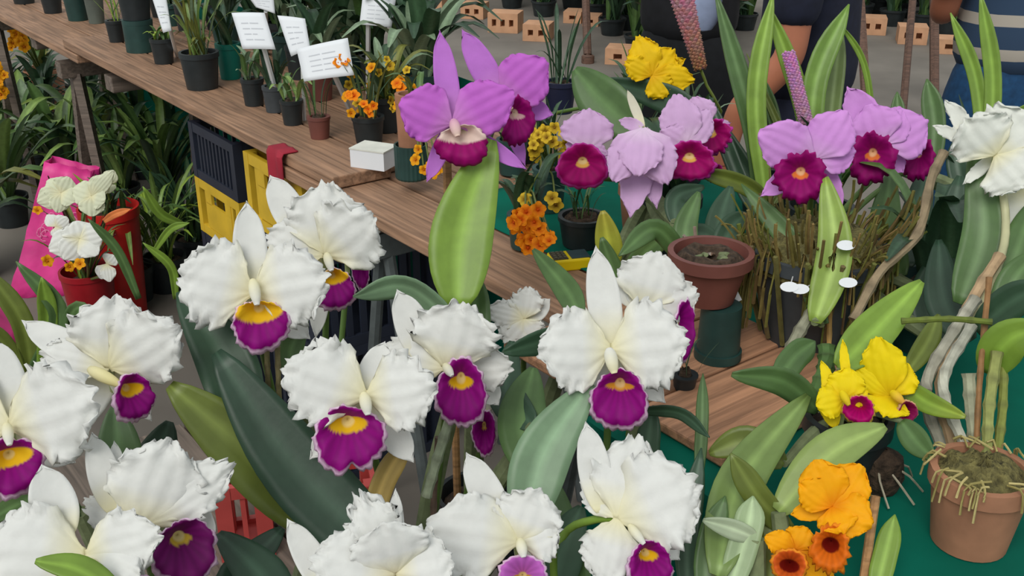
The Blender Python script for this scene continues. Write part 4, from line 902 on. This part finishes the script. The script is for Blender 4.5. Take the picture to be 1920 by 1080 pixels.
# ------------------------------------------------------------------ under and before the bench
def crate(c, rz, lx, ly, h, mat, label, slat=.018, gap=.022, panel=False, group=None, name='crate', cat='crate'):
    """stacking crate: rims, corner posts, base, separate upright slats, plain panel with hand hole on the long sides"""
    c = Vector(c); t = thing(name, label, cat, c, group); Rm = Matrix.Rotation(rz, 3, 'Z')
    W_ = lambda x, y, z: c + Rm @ Vector((x, y, z))
    rh = min(.028, h * .16)
    for z in (rh / 2, h - rh / 2):
        for sgn in (-1, 1):
            MB().box(W_(0, sgn * (ly / 2 - .006), z), lx, .012, rh, rz).build('rim', mat, t, smooth=False)
            MB().box(W_(sgn * (lx / 2 - .006), 0, z), .012, ly - .024, rh, rz).build('rim', mat, t, smooth=False)
    for sx in (-1, 1):
        for sy in (-1, 1): MB().box(W_(sx * (lx / 2 - .012), sy * (ly / 2 - .012), h / 2), .026, .026, h - .001, rz).build('corner_post', mat, t, smooth=False)
    MB().box(W_(0, 0, .008), lx - .02, ly - .02, .01, rz).build('base', mat, t, smooth=False)
    m = MB().box((0, 0, 0), slat, .006, h - 2 * rh + .002); src = None
    def put(x, y, ang):
        nonlocal src
        M4 = Matrix.Translation(W_(x, y, h / 2)) @ Matrix.Rotation(rz + ang, 4, 'Z')
        if src is None: src = m.build('slat', mat, t, origin=Vector((0, 0, 0)), smooth=False); src.matrix_local = Matrix.Translation(-c) @ M4; src['_o'] = tuple(c)
        else: part_copy(src, t, M4)
    n = int((lx - .06) / (slat + gap))
    for k in range(n):
        x = -lx / 2 + .04 + (k + .5) * (lx - .08) / n
        for sgn in (-1, 1):
            if panel and abs(x) < lx * .28: continue
            put(x, sgn * (ly / 2 - .006), 0)
    n = int((ly - .06) / (slat + gap))
    for k in range(n):
        y = -ly / 2 + .04 + (k + .5) * (ly - .08) / n
        for sgn in (-1, 1): put(sgn * (lx / 2 - .006), y, math.pi / 2)
    if panel:
        pw = lx * .56
        for sgn in (-1, 1):
            y = sgn * (ly / 2 - .005)
            m2 = MB(); m2.box(W_(0, y, h * .40), pw, .008, h * .46, rz); m2.box(W_(-pw * .39, y, h * .74), pw * .22, .008, h * .24, rz); m2.box(W_(pw * .39, y, h * .74), pw * .22, .008, h * .24, rz); m2.box(W_(0, y, h * .845), pw * .6, .008, h * .04, rz)
            m2.build('hand_hole_panel', mat, t, smooth=False)
    return t
M_YCRATE = plain('yellow_crate', (206, 170, 44), .5, .15, 12); M_BCRATE = plain('navy_crate', (34, 40, 54), .5, .2, 12); M_RCRATE = plain('red_crate', (184, 72, 68), .5, .15, 12)
def crate_at(px, py, ztop, h, lu, lv, mat, label, **k):
    v_ = .02; u_ = min((n / 500 * 3 for n in range(500)), key=lambda a: abs(960 + FPX * B(a, v_, ztop).x / depth(B(a, v_, ztop)) - px)); return crate(B(u_ + lu / 2, v_ + lv / 2, ztop - h), BENCH_ANG, lu, lv, h, mat, label, **k), (u_, v_)
zt = .838
tt, (u1, v1) = crate_at(352, 222, zt, .155, .29, .36, M_BCRATE, 'navy slatted crate on top of the stack under the bench', slat=.01, gap=.014)
crate(B(u1 + .145, v1 + .18, zt - .156 - .16), BENCH_ANG, .29, .36, .16, M_YCRATE, 'yellow crate with hand hole below the navy crate', panel=True)
crate(B(u1 + .145, v1 + .18, zt - .156 - .161 - .25), BENCH_ANG, .29, .36, .25, M_BCRATE, 'deep navy crate low in the stack below the yellow one')
crate(B(u1 + .145, v1 + .18, .0005), BENCH_ANG, .29, .36, zt - .156 - .161 - .25 - .001, M_BCRATE, 'navy crate at the bottom of the stack on the ground')
tt, (u2, v2) = crate_at(456, 244, zt, .19, .31, .36, M_YCRATE, 'yellow crate with hand hole right under the bench edge', panel=True)
crate(B(u2 + .155, v2 + .18, zt - .19 - .26), BENCH_ANG, .31, .36, .259, M_BCRATE, 'navy crate carrying the yellow crate under the bench edge')
crate(B(u2 + .155, v2 + .18, .0005), BENCH_ANG, .31, .36, zt - .19 - .26 - .001, M_BCRATE, 'navy crate on the ground under the other crates beside the trestle')
bits = thing('paper_scrap', 'crumpled white paper in the navy crate', 'paper', B(u1 + .12, v1 + .06, zt - .155 + .0135))
rows = [[B(u1 + .05 + i * .02, v1 + .03 + .012 * j, zt - .14 + .03 * ((i * 7 + j * 3) % 4) * .4 + .012 * j) for j in range(5)] for i in range(8)]
MB().grid(rows).build('sheet', M_WHITEPL, bits, thick=.001)
# red crates among the white orchids
for (px_, py_, z_, lb) in ((398, 925, .62, 'small coral red basket beside the dark wine lip'), (590, 930, .56, 'coral red basket in the shade below the notched magenta lip')):
    q = PZ(px_, py_, z_); crate((q.x + .03, q.y + .06, ZT), R(14), .085 if px_ < 500 else .13, .09, z_ - ZT, M_RCRATE, lb, slat=.008, gap=.009, name='plastic_basket', cat='basket')

# leafy plants on the ground at the left
def ground_plant(px, py, label, n, L, cols, wdt=.1, arch=(.2, .8), shape='strap', pot=.08, seed=0, extra=None, dz=0.0, mat=None):
    q = PZ(px, py, .0005 + dz); t = thing('potted_plant', label, 'plant', q, None)
    top = add_pot(t, q, pot, pot * 1.6, mat or M_BLACKPLASTIC)
    tuft(t, top, n, L, wdt, cols, arch, shape, .03, seed)
    return t, top
GP = [(25, 420, 'pale strap-leaved plant beside the pink bag at the stall edge', 30, .5, ('grey', 'light', 'mid'), .1), (140, 385, 'dark arching strap plant behind the pink bag', 28, .44, ('mid', 'light', 'dark'), .12), (235, 400, 'dense green strap plant under the wooden trestle', 30, .46, ('mid', 'dark', 'light'), .08), (318, 420, 'deep green drooping plant beside the crate stack', 34, .5, ('mid', 'light', 'dark'), .07),
      (70, 330, 'broad pale-leaved plant beneath the far bench end', 22, .42, ('light', 'grey', 'mid'), .14), (185, 320, 'yellowish broad-leaved plant behind the wooden trestle legs', 20, .42, ('light', 'lime', 'mid'), .14), (275, 330, 'dark green fountain of leaves under the bench', 30, .5, ('mid', 'light', 'dark'), .09), (340, 350, 'shaded strap plant behind the crate stack', 26, .5, ('mid', 'dark', 'light'), .08),
      (-40, 520, 'tall wide-leaved plant standing before the pink bag', 18, .5, ('mid', 'olive', 'dark'), .12), (315, 540, 'bright narrow-leaved plant before the crate stack', 34, .38, ('lime', 'mid', 'light'), .045), (255, 560, 'grassy light green plant beside the red pot', 36, .38, ('lime', 'light', 'mid'), .045), (370, 500, 'dark narrow-leaved plant hugging the lowest crate', 26, .36, ('dark', 'deep', 'mid'), .06),
      (90, 260, 'dark shrubby plant beyond the wire basket', 26, .4, ('deep', 'dark'), .1), (10, 270, 'deep green plant far under the bench', 24, .45, ('deep', 'dark', 'mid'), .1), (180, 260, 'shaded dark plant far behind the trestle', 26, .4, ('deep', 'dark'), .1), (260, 250, 'small dark fern-like plant far under the bench', 26, .36, ('deep', 'dark'), .08)]
for k, g in enumerate(GP): ground_plant(g[0], g[1], g[2], g[3], g[4], g[5], g[6], seed=100 + k)
# wire basket with clay pot and yellow flowers
q = PZ(92, 242, .0005); crate(q + Vector((0, .1, 0)), R(-8), .32, .26, .2, plain('wire_grey', (70, 84, 84), .5), 'dark wire basket under the far bench with a clay pot', slat=.006, gap=.02, name='wire_basket', cat='basket')
q = q + Vector((-.02, .1, .016)); t = thing('potted_plant', 'clay pot of leaves with yellow flower spikes in the wire basket', 'plant', q); top = add_pot(t, q, .11, .3, M_TERRA)
tuft(t, top, 20, .28, cols=('dark', 'olive', 'mid'), seed=77, **BROAD)
rs = random.Random(21)
pts = [P(rs.uniform(18, 46), rs.uniform(25, 95), 5.3) for _ in range(26)]
for p in pts[::4]: twig(t, top, p, .004)
blossoms(t, pts, .05, 'gold', 22)
q = PZ(-10, 330, .0005); t = thing('potted_plant', 'orange flowered plant at the stall edge under the bench', 'plant', q); top = add_pot(t, q, .09, .14, M_BLACKPLASTIC)
pts = [P(rs.uniform(-15, 8), rs.uniform(118, 178), 4.6) for _ in range(16)]
for p in pts[::3]: twig(t, top, p, .004)
blossoms(t, pts, .05, 'gold', 23); tuft(t, top, 14, .4, cols=('dark', 'mid'), seed=78, **THIN)

# pink bag, cream flowers, red pot
q = PZ(70, 560, .0005)
t = thing('gift_bag', 'crumpled hot pink bag standing among the leafy plants', 'bag', q)
M_PINK = plain('pink_bag', (226, 62, 146), .45, .18, 9, .5); M_PINKP = plain('pink_print', (240, 150, 190), .5, .05)
rs = random.Random(31); rows = []
d0 = depth(q)
tl, tr, bl_, br_ = P(84, 302, d0 - .06), P(172, 322, d0 - .02), q + Vector((-.10, 0, 0)), q + Vector((.17, .04, 0))
bk = Vector((.03, .11, 0))
for i in range(13):
    k = i / 12; a, b = bl_.lerp(tl, k), br_.lerp(tr, k); th_ = bk * (1 - .55 * k)
    ring = []
    for e0, e1, n_ in ((a, b, 8), (b, b + th_, 3), (b + th_, a + th_, 8), (a + th_, a, 3)):
        for j in range(n_): ring.append(e0.lerp(e1, j / n_) + Vector((rs.uniform(-.006, .006), rs.uniform(-.008, .008), rs.uniform(-.004, .004) if i else 0)))
    rows.append(ring)
MB().grid(rows, None, True).build('bag_body', M_PINK, t, thick=.002)
MB().grid([[bl_.lerp(br_, j / 4) + bk * (i / 2) + Vector((0, 0, .001)) for j in range(5)] for i in range(3)]).build('bag_bottom', M_PINK, t)
m = MB()          # pale curling printed outlines on the bag's face
nrm = (br_ - bl_).cross(tl - bl_).normalized(); nrm = nrm if nrm.dot(EYE - q) > 0 else -nrm
for k in range(14):
    x0, y0 = rs.uniform(.1, .75), rs.uniform(.35, .72); r0 = rs.uniform(.05, .1)
    pts = []
    for j in range(9):
        a = j * .62; x, y = x0 + r0 * math.cos(a), y0 + r0 * .55 * math.sin(a); pts.append(bl_.lerp(br_, x).lerp(tl.lerp(tr, x), y) + nrm * .009)
    m.tube(pts, .0016, 4)
m.build('printed_lines', M_PINKP, t)
q = PZ(10, 700, .0005)
t = thing('gift_bag', 'flat pink bag leaning low behind the white orchid at the stall edge', 'bag', q)
a = P(-40, 520, 2.75); b = P(46, 575, 2.7)
rs = random.Random(33)
MB().grid([[((q + Vector((-.16 + .2 * j / 6, 0, 0))).lerp(a.lerp(b, j / 6), i / 8)) + Vector((0, rs.uniform(-.008, .008), 0)) for j in range(7)] for i in range(9)]).build('bag_body', M_PINK, t, thick=.012)
# cream orchid in a red pot
q = PZ(185, 640, .0005); M_REDGLOSS = plain('red_pot', (150, 26, 34), .4, .2)
t = thing('potted_orchid', 'cream and white orchid with thin dark stems in a tall red pot', 'orchid', q); top = add_pot(t, q, .085, .26, M_REDGLOSS)
t['bulb'] = tuple(top)
CR = dict(col=srgb((228, 232, 204)), ruf=.08, frill=.1); CW = dict(col=srgb((238, 240, 234)), ruf=.08, frill=.1)
for C_, tips, st in (((115, 362, 2.9), ((75, 378, 34), (92, 340, 34), (128, 335, 34), (140, 375, 30), (108, 395, 28)), CR), ((172, 368, 2.88), ((196, 332, 30), (140, 355, 36), (172, 402, 36), (195, 375, 34), (208, 326, 22)), CR), ((150, 448, 2.8), ((98, 466, 44), (142, 418, 46), (190, 440, 40), (122, 482, 40), (180, 475, 36)), CW), ((200, 495, 2.84), ((190, 520, 24), (212, 480, 24), (205, 525, 22)), CW), ((105, 425, 2.86), ((90, 405, 20), (125, 410, 24), (110, 445, 18)), CW), ((200, 345, 2.92), ((212, 322, 22), (190, 330, 20), (206, 360, 22)), CR)):
    flower(t, C_, top, [('petal', C_[0] + (tp[0] - C_[0]) * 1.12, C_[1] + (tp[1] - C_[1]) * 1.12, tp[2] * 1.3, dict(st)) for tp in tips], [], [], green=G_OLIVE)
tuft(t, top, 16, .3, cols=('mid', 'olive', 'lime'), seed=61, **THIN); tuft(t, top, 10, .2, cols=('dark', 'mid'), seed=62, **BROAD)
for k in range(8): twig(t, top, P(90 + k * 18, 330 + (k * 37) % 150, 2.95), .002, srgb((110, 40, 50)))
blossoms(t, [P(70, 395, 2.85), P(88, 490, 2.8), P(150, 495, 2.78), P(130, 500, 2.78)], .03, 'gold', 35)
q = PZ(235, 590, .0005); t = thing('red_planter', 'bright red planter with one orange leaf behind the cream orchid', 'planter', q)
MB().lathe(q, pot_profile(.1, .075, .4, rimh=.03), 28).build('wall', plain('red_planter', (196, 36, 32), .4, .15), t)
MB().lathe(q, [(.001, .37), (.093, .37)], 24).build('growing_medium', M_SOIL, t)
tuft(t, q + Vector((0, 0, .37)), 14, .16, cols=('dark', 'mid', 'deep'), seed=63, **BROAD)
leaf(t, [(195, 415), (215, 402), (245, 392)], 14, srgb((230, 130, 70)), (2.75, 2.7), bulb=False, shape='strap')
# strap leaves crossing in front of the pink bag
q = PZ(70, 760, .0005); t = thing('potted_plant', 'plant with wide olive strap leaves in front of the pink bag', 'plant', q); top = add_pot(t, q, .1, .18, M_BLACKPLASTIC); t['bulb'] = tuple(top)
for lf in (([(60, 700), (40, 600), (-30, 500)], 40, G_OLIVE), ([(80, 720), (90, 600), (78, 520)], 34, G_BRIGHT), ([(60, 700), (110, 590), (30, 490)], 34, G_MID), ([(100, 700), (140, 580), (190, 620)], 26, G_MID), ([(40, 720), (10, 650), (-40, 600)], 36, G_OLIVE), ([(260, 560), (220, 470), (165, 410)], 18, G_MID), ([(340, 420), (300, 400), (268, 350)], 18, G_BRIGHT), ([(330, 560), (320, 500), (268, 455)], 16, G_BRIGHT), ([(290, 470), (320, 430), (355, 418)], 14, G_BRIGHT)):
    leaf(t, lf[0], lf[1], lf[2], (2.3, 2.2), shape='strap', bulb=lf[0][0][0] < 150, fold=.3)

# ------------------------------------------------------------------ background: bricks, plants, poles
M_BRICK = plain('clay_brick', (198, 152, 118), .9, .12, 12, .1); M_BRICKIN = M_BRICK
def hollow_brick(q, rz, lx, ly, h, holes, label):
    q = Vector(q); t = thing('hollow_brick', label, 'brick', q, 'hollow clay bricks on the ground')
    Rm = Matrix.Rotation(rz, 3, 'Z'); W_ = lambda x, y, z: q + Rm @ Vector((x, y, z))
    # face pierced by square cells: built from bars so that the cells are real openings
    m = MB(); cw = lx / (holes * 2 + 1)
    m.box(W_(0, 0, h * .16), lx, ly, h * .32, rz); m.box(W_(0, 0, h * .84), lx, ly, h * .32, rz)
    for k in range(holes + 1): m.box(W_(-lx / 2 + (2 * k + .5) * cw, 0, h * .5), cw, ly, h * .36, rz)
    m.build('shell', M_BRICK, t, smooth=False)
    MB().box(W_(0, ly * .1, h * .5), lx * .98, ly * .4, h * .36, rz).build('web', M_BRICKIN, t, smooth=False)
def brick_px(px, py, wpx, holes, label, rz=R(-14)):
    q = PZ(px, py, .001); s = depth(q) / FPX; hollow_brick(q + Vector((0, .1, 0)), rz, wpx * s, .2, wpx * s * .62, holes, label)
for a in ((812, 24, 46, 2, 'clay brick at the far end of the brick row'), (890, 36, 44, 2, 'clay brick second in the row beyond the bench'), (948, 62, 58, 3, 'clay brick with three cells in the middle of the row'), (1010, 78, 50, 2, 'clay brick ending the row beyond the mauve bloom'), (1078, 44, 34, 1, 'small clay brick set back behind the row'), (1112, 50, 30, 1, 'narrow clay brick set back beside the dark stem'), (1164, 122, 48, 1, 'lone clay brick behind the yellow orchid'),
          (1640, 66, 50, 2, 'clay brick between the brown poles'), (1716, 84, 52, 2, 'clay brick beside the leaning brown pole'), (1784, 102, 44, 1, 'clay brick near the person in the striped shirt')): brick_px(*a)
DG = 'dark potted plants on the ground beyond the bench'
k = 0
far = [(780, 8), (830, -12), (900, 0), (960, 18), (1020, 34), (1075, 20), (1120, 38), (1180, 60), (1230, 80), (1150, 12), (1210, 25), (1270, 40), (1040, -10), (1110, -14), (980, -16), (880, -25), (1620, 40), (1680, 52), (1740, 60), (1790, 70), (1660, 8), (1720, 14), (1780, 26), (1600, 12), (1180, -12), (1250, -5), (1310, 60), (730, -10), (1330, 110), (1260, 130), (1850, 60), (1560, 40), (1200, 105), (1245, 118), (1150, 70), (1350, 80), (1400, 60), (1700, 36), (1650, 30), (1760, 46), (1330, 170)]
for k, (x, y) in enumerate(far):
    q = PZ(x, y, .001); t = thing('potted_plant', 'dark leafy potted plant on the ground among the clay bricks', 'plant', q + Vector((0, .12, 0)), DG)
    top = add_pot(t, q + Vector((0, .12, 0)), .11, .13, M_BLACKPLASTIC, n=14); tuft(t, top, 30, .8, .09, ('deep', 'dark', 'deep', 'mid'), (.05, .45), 'strap', .04, 300 + k)
def pole(p0, p1, r, label):
    a = PZ(*p0, 0.0); b = P(*p1, depth(a) + .35); b = a + (b - a) * 1.5
    t = thing('wooden_pole', label, 'pole', a); MB().tube([a, a.lerp(b, .5), b], r, 7).build('shaft', M_POLE, t)
    MB().lathe(a, [(.001, 0), (r * 1.5, 0), (r * 1.5, .05), (r, .06)], 10).build('foot', M_POLE, t)
pole((1628, 262), (1612, -20), .026, 'upright brown wooden pole beside the strap leaves')
pole((1690, 240), (1712, -10), .022, 'leaning brown wooden pole before the clay bricks')
pole((1752, 220), (1752, -20), .028, 'upright brown wooden pole near the striped shirt')
pole((1102, 118), (1098, -20), .03, 'thin brown pole behind the brick row')
pole((1352, 330), (1344, -20), .02, 'dark reddish pole beside the dangling arm')

# ------------------------------------------------------------------ two people behind the bench
M_SKIN = plain('skin', (178, 112, 84), .55, .08, 20); M_NAVY = plain('navy_fabric', (26, 30, 48), .9, .25, 40); M_JEANS = plain('blue_jeans', (24, 66, 104), .85, .25, 60); M_SHOE = plain('dark_shoe', (40, 38, 38), .6); M_HAIR = plain('dark_hair', (40, 30, 26), .8)
def stripes():
    m, nt, p = nodes_of('striped_shirt'); N, L = nt.nodes, nt.links
    tc = N.new('ShaderNodeTexCoord'); sx = N.new('ShaderNodeSeparateXYZ'); L.new(tc.outputs['Object'], sx.inputs[0])
    a = N.new('ShaderNodeMath'); a.operation = 'MULTIPLY'; a.inputs[1].default_value = 11.5; L.new(sx.outputs['Z'], a.inputs[0])
    f = N.new('ShaderNodeMath'); f.operation = 'FRACT'; L.new(a.outputs[0], f.inputs[0])
    r = N.new('ShaderNodeValToRGB'); r.color_ramp.interpolation = 'CONSTANT'; r.color_ramp.elements[0].color = (*srgb((44, 66, 92)), 1)
    e = r.color_ramp.elements.new(.66); e.color = (*srgb((176, 168, 156)), 1); r.color_ramp.elements[-1].position = .999; r.color_ramp.elements[-1].color = (*srgb((44, 66, 92)), 1)
    L.new(f.outputs[0], r.inputs[0]); L.new(r.outputs[0], p.inputs['Base Color']); p.inputs['Roughness'].default_value = .9
    return m
M_STRIPE = stripes()
def skin_mesh(name, verts, edges, radii, mat, th, sub=2, rootv=0):
    o_ = Vector(th['_o']); me = bpy.data.meshes.new(name); me.from_pydata([tuple(v) for v in verts], edges, []); me.materials.append(mat)
    o = bpy.data.objects.new(name, me); COL.objects.link(o); o.parent = th
    md = o.modifiers.new('skin', 'SKIN'); md.use_smooth_shade = True
    for i, sv in enumerate(me.skin_vertices[0].data):
        r = radii[i]; sv.radius = r if isinstance(r, tuple) else (r, r); sv.use_root = (i == rootv)
    s = o.modifiers.new('sub', 'SUBSURF'); s.levels = sub; s.render_levels = sub
    return o
def person(loc, rz, label, shirt, trousers, height=1.7, sleeve=True, arm_swing=(.03, .03), folded=False):
    """standing figure, local frame: x right, y front"""
    th = thing('person', label, 'person', loc); th.rotation_euler = (0, 0, rz); k = height / 1.7
    S = lambda *v: Vector(v) * k
    # body: one continuous surface, pelvis first
    vs = [S(0, 0, .92), S(0, 0, 1.08), S(0, .005, 1.25), S(0, 0, 1.38), S(0, .0, 1.46), S(0, .015, 1.53), S(0, .02, 1.62)]; rd = [(.13, .1), (.12, .09), (.14, .095), (.12, .08), (.052, .052), (.07, .085), (.07, .09)]
    es = [(0, 1), (1, 2), (2, 3), (3, 4), (4, 5), (5, 6)]
    def add(pts, rr, root):
        i0 = root
        for p, r in zip(pts, rr): vs.append(S(*p)); rd.append(r if isinstance(r, tuple) else r); es.append((i0, len(vs) - 1)); i0 = len(vs) - 1
        return i0
    hands = []
    for sx in (-1, 1):
        add([(sx * .09, 0, .86), (sx * .1, .01, .68), (sx * .1, .015, .48), (sx * .1, -.01, .3), (sx * .1, -.02, .1), (sx * .1, .08, .035), (sx * .1, .14, .03)], [.088, .078, .056, .056, .04, .035, .03], 0)
        sw = arm_swing[0 if sx < 0 else 1]
        if folded:
            h = add([(sx * .17, 0, 1.39), (sx * .2, -.01, 1.27), (sx * .2, .03, 1.12), (sx * .13, .16, 1.1), (sx * .07, .22, 1.1)], [.058, .046, .038, .033, .025], 3)
            pl = add([(sx * .03, .24, 1.1)], [(.018, .036)], h)
            for q, (dz_, L_) in enumerate(((-.024, .06), (-.008, .075), (.008, .07), (.024, .055))): add([(sx * -.01, .25, 1.1 + dz_), (sx * (-.01 - L_ * .5), .25, 1.1 + dz_), (sx * (-.01 - L_), .24, 1.1 + dz_)], [.0095, .0085, .007], pl)
            add([(sx * .04, .25, 1.14), (sx * .015, .255, 1.16)], [.0105, .009], h); continue
        h = add([(sx * .17, 0, 1.39), (sx * .205, -.01, 1.27), (sx * .225, -.01, 1.1), (sx * .235, sw, .97), (sx * .235, sw + .02, .86)], [.058, .046, .038, .033, .025], 3)
        pl = add([(sx * .234, sw + .03, .80)], [(.018, .036)], h); hands.append(pl)
        for q, (dy, L_) in enumerate(((-.024, .07), (-.008, .082), (.008, .078), (.024, .06))):
            add([(sx * .232, sw + .03 + dy, .765), (sx * .226, sw + .035 + dy, .765 - L_ * .5), (sx * .214, sw + .038 + dy, .765 - L_)], [.0095, .0085, .007], pl)
        add([(sx * .228, sw + .065, .80), (sx * .22, sw + .08, .765)], [.0105, .009], h)
    body = skin_mesh('body', vs, es, [tuple(x * k for x in r) if isinstance(r, tuple) else r * k for r in rd], M_SKIN, th)
    # face and hair
    hd = S(0, .02, 1.60)
    def ell(name, c, rx, ry, rz_, mat, cut=None, par=None):
        m = MB(); rows = []
        for i in range(9):
            f = math.pi * i / 8; rows.append([c + S(rx * math.sin(f) * math.cos(a * .3927), ry * math.sin(f) * math.sin(a * .3927), rz_ * math.cos(f)) for a in range(16)])
        return m.grid(rows, None, True).build(name, mat, th, origin=Vector((0, 0, 0)))
    ell('hair', hd + S(0, -.025, .035), .088, .1, .1, M_HAIR)
    for sx in (-1, 1): ell('eye', hd + S(sx * .032, .1, -.01), .011, .008, .008, M_HAIR); ell('ear', hd + S(sx * .082, .01, -.02), .012, .02, .03, M_SKIN)
    ell('nose', hd + S(0, .112, -.035), .014, .02, .024, M_SKIN); ell('mouth', hd + S(0, .098, -.075), .024, .01, .007, plain('lips', (150, 80, 76), .5))
    # shirt
    vs2 = [S(0, 0, .93), S(0, 0, 1.08), S(0, .005, 1.25), S(0, 0, 1.385)]; rd2 = [(.185, .14), (.17, .13), (.17, .12), (.13, .095)]; es2 = [(0, 1), (1, 2), (2, 3)]
    if sleeve:
        for sx in (-1, 1):
            n0 = len(vs2); vs2 += [S(sx * .17, 0, 1.39), S(sx * .21, -.01, 1.26), S(sx * .222, -.01, 1.16)]; rd2 += [.07, .064, .062]; es2 += [(3, n0), (n0, n0 + 1), (n0 + 1, n0 + 2)]
    skin_mesh('shirt', vs2, es2, [tuple(x * k for x in r) if isinstance(r, tuple) else r * k for r in rd2], shirt, th)
    vs3 = [S(0, 0, 1.1), S(0, 0, .88)]; rd3 = [(.15, .11), (.165, .12)]; es3 = [(0, 1)]
    for sx in (-1, 1):
        n0 = len(vs3); vs3 += [S(sx * .095, 0, .8), S(sx * .1, .01, .65), S(sx * .1, .015, .46), S(sx * .1, -.01, .28), S(sx * .1, -.015, .1)]; rd3 += [.105, .098, .08, .076, .07]; es3 += [(1, n0)] + [(n0 + i, n0 + i + 1) for i in range(4)]
    skin_mesh('trousers', vs3, es3, [tuple(x * k for x in r) if isinstance(r, tuple) else r * k for r in rd3], trousers, th)
    for sx in (-1, 1):
        m = MB(); rows = []
        for i in range(6):
            t = i / 5; y = -.08 + .27 * t; hw = .045 * (.7 + .5 * math.sin(math.pi * (t * .8 + .1))); hh = .085 - .04 * t
            rows.append([S(sx * .1 + hw * math.cos(a), y, max(0.0, hh * .5 + hh * .5 * math.sin(a))) for a in [j * .5236 for j in range(12)]])
        m.grid(rows, None, True).build('shoe', M_SHOE, th, origin=Vector((0, 0, 0)))
    return th
pq = P(1520, 60, 2.6); person((pq.x, pq.y, .0), R(62), 'person in navy clothes with one bare arm hanging behind the strap leaves', M_NAVY, M_NAVY, 1.68, arm_swing=(.1, -.02))
sx_, sy_ = pq.x, pq.y
pq = P(1900, 90, 2.85); person((pq.x, pq.y, .0), R(8), 'person in striped shirt and blue jeans behind the tall white orchid', M_STRIPE, M_JEANS, 1.7, folded=True)
pq = P(1290, 60, 3.4); person((pq.x, pq.y, .0), R(-12), 'person in black clothes behind the bottlebrush flower spike', plain('black_fabric', (24, 24, 28), .9, .25, 40), plain('black_trousers', (20, 22, 26), .9, .25, 40), 1.66, folded=True)
# pale blue shoulder bag carried in front of the navy figure
c = P(1322, -8, 2.7); M_PALE = plain('pale_blue_cloth', (158, 172, 204), .85, .15, 20)
t = thing('shoulder_bag', 'pale blue cloth bag slung beside the bare arm', 'bag', c - Vector((0, 0, .09)))
rows = []
for i in range(10):
    f = math.pi * i / 9; rows.append([c + Vector((.045 * math.sin(f) ** .6 * math.cos(a * .3927), .03 * math.sin(f) ** .6 * math.sin(a * .3927), -.09 * math.cos(f))) for a in range(16)])
MB().grid(rows, None, True).build('pouch', M_PALE, t)
MB().tube(catmull([c + Vector((0, 0, .08)), Vector((c.x + .1, c.y + .02, 1.3)), Vector((sx_, sy_ - .11, 1.45))], 10), .008, 6).build('strap', M_PALE, t)

# strip helper keys
for o in bpy.data.objects:
    for k_ in ('_o', 'bulb'):
        if k_ in o: del o[k_]
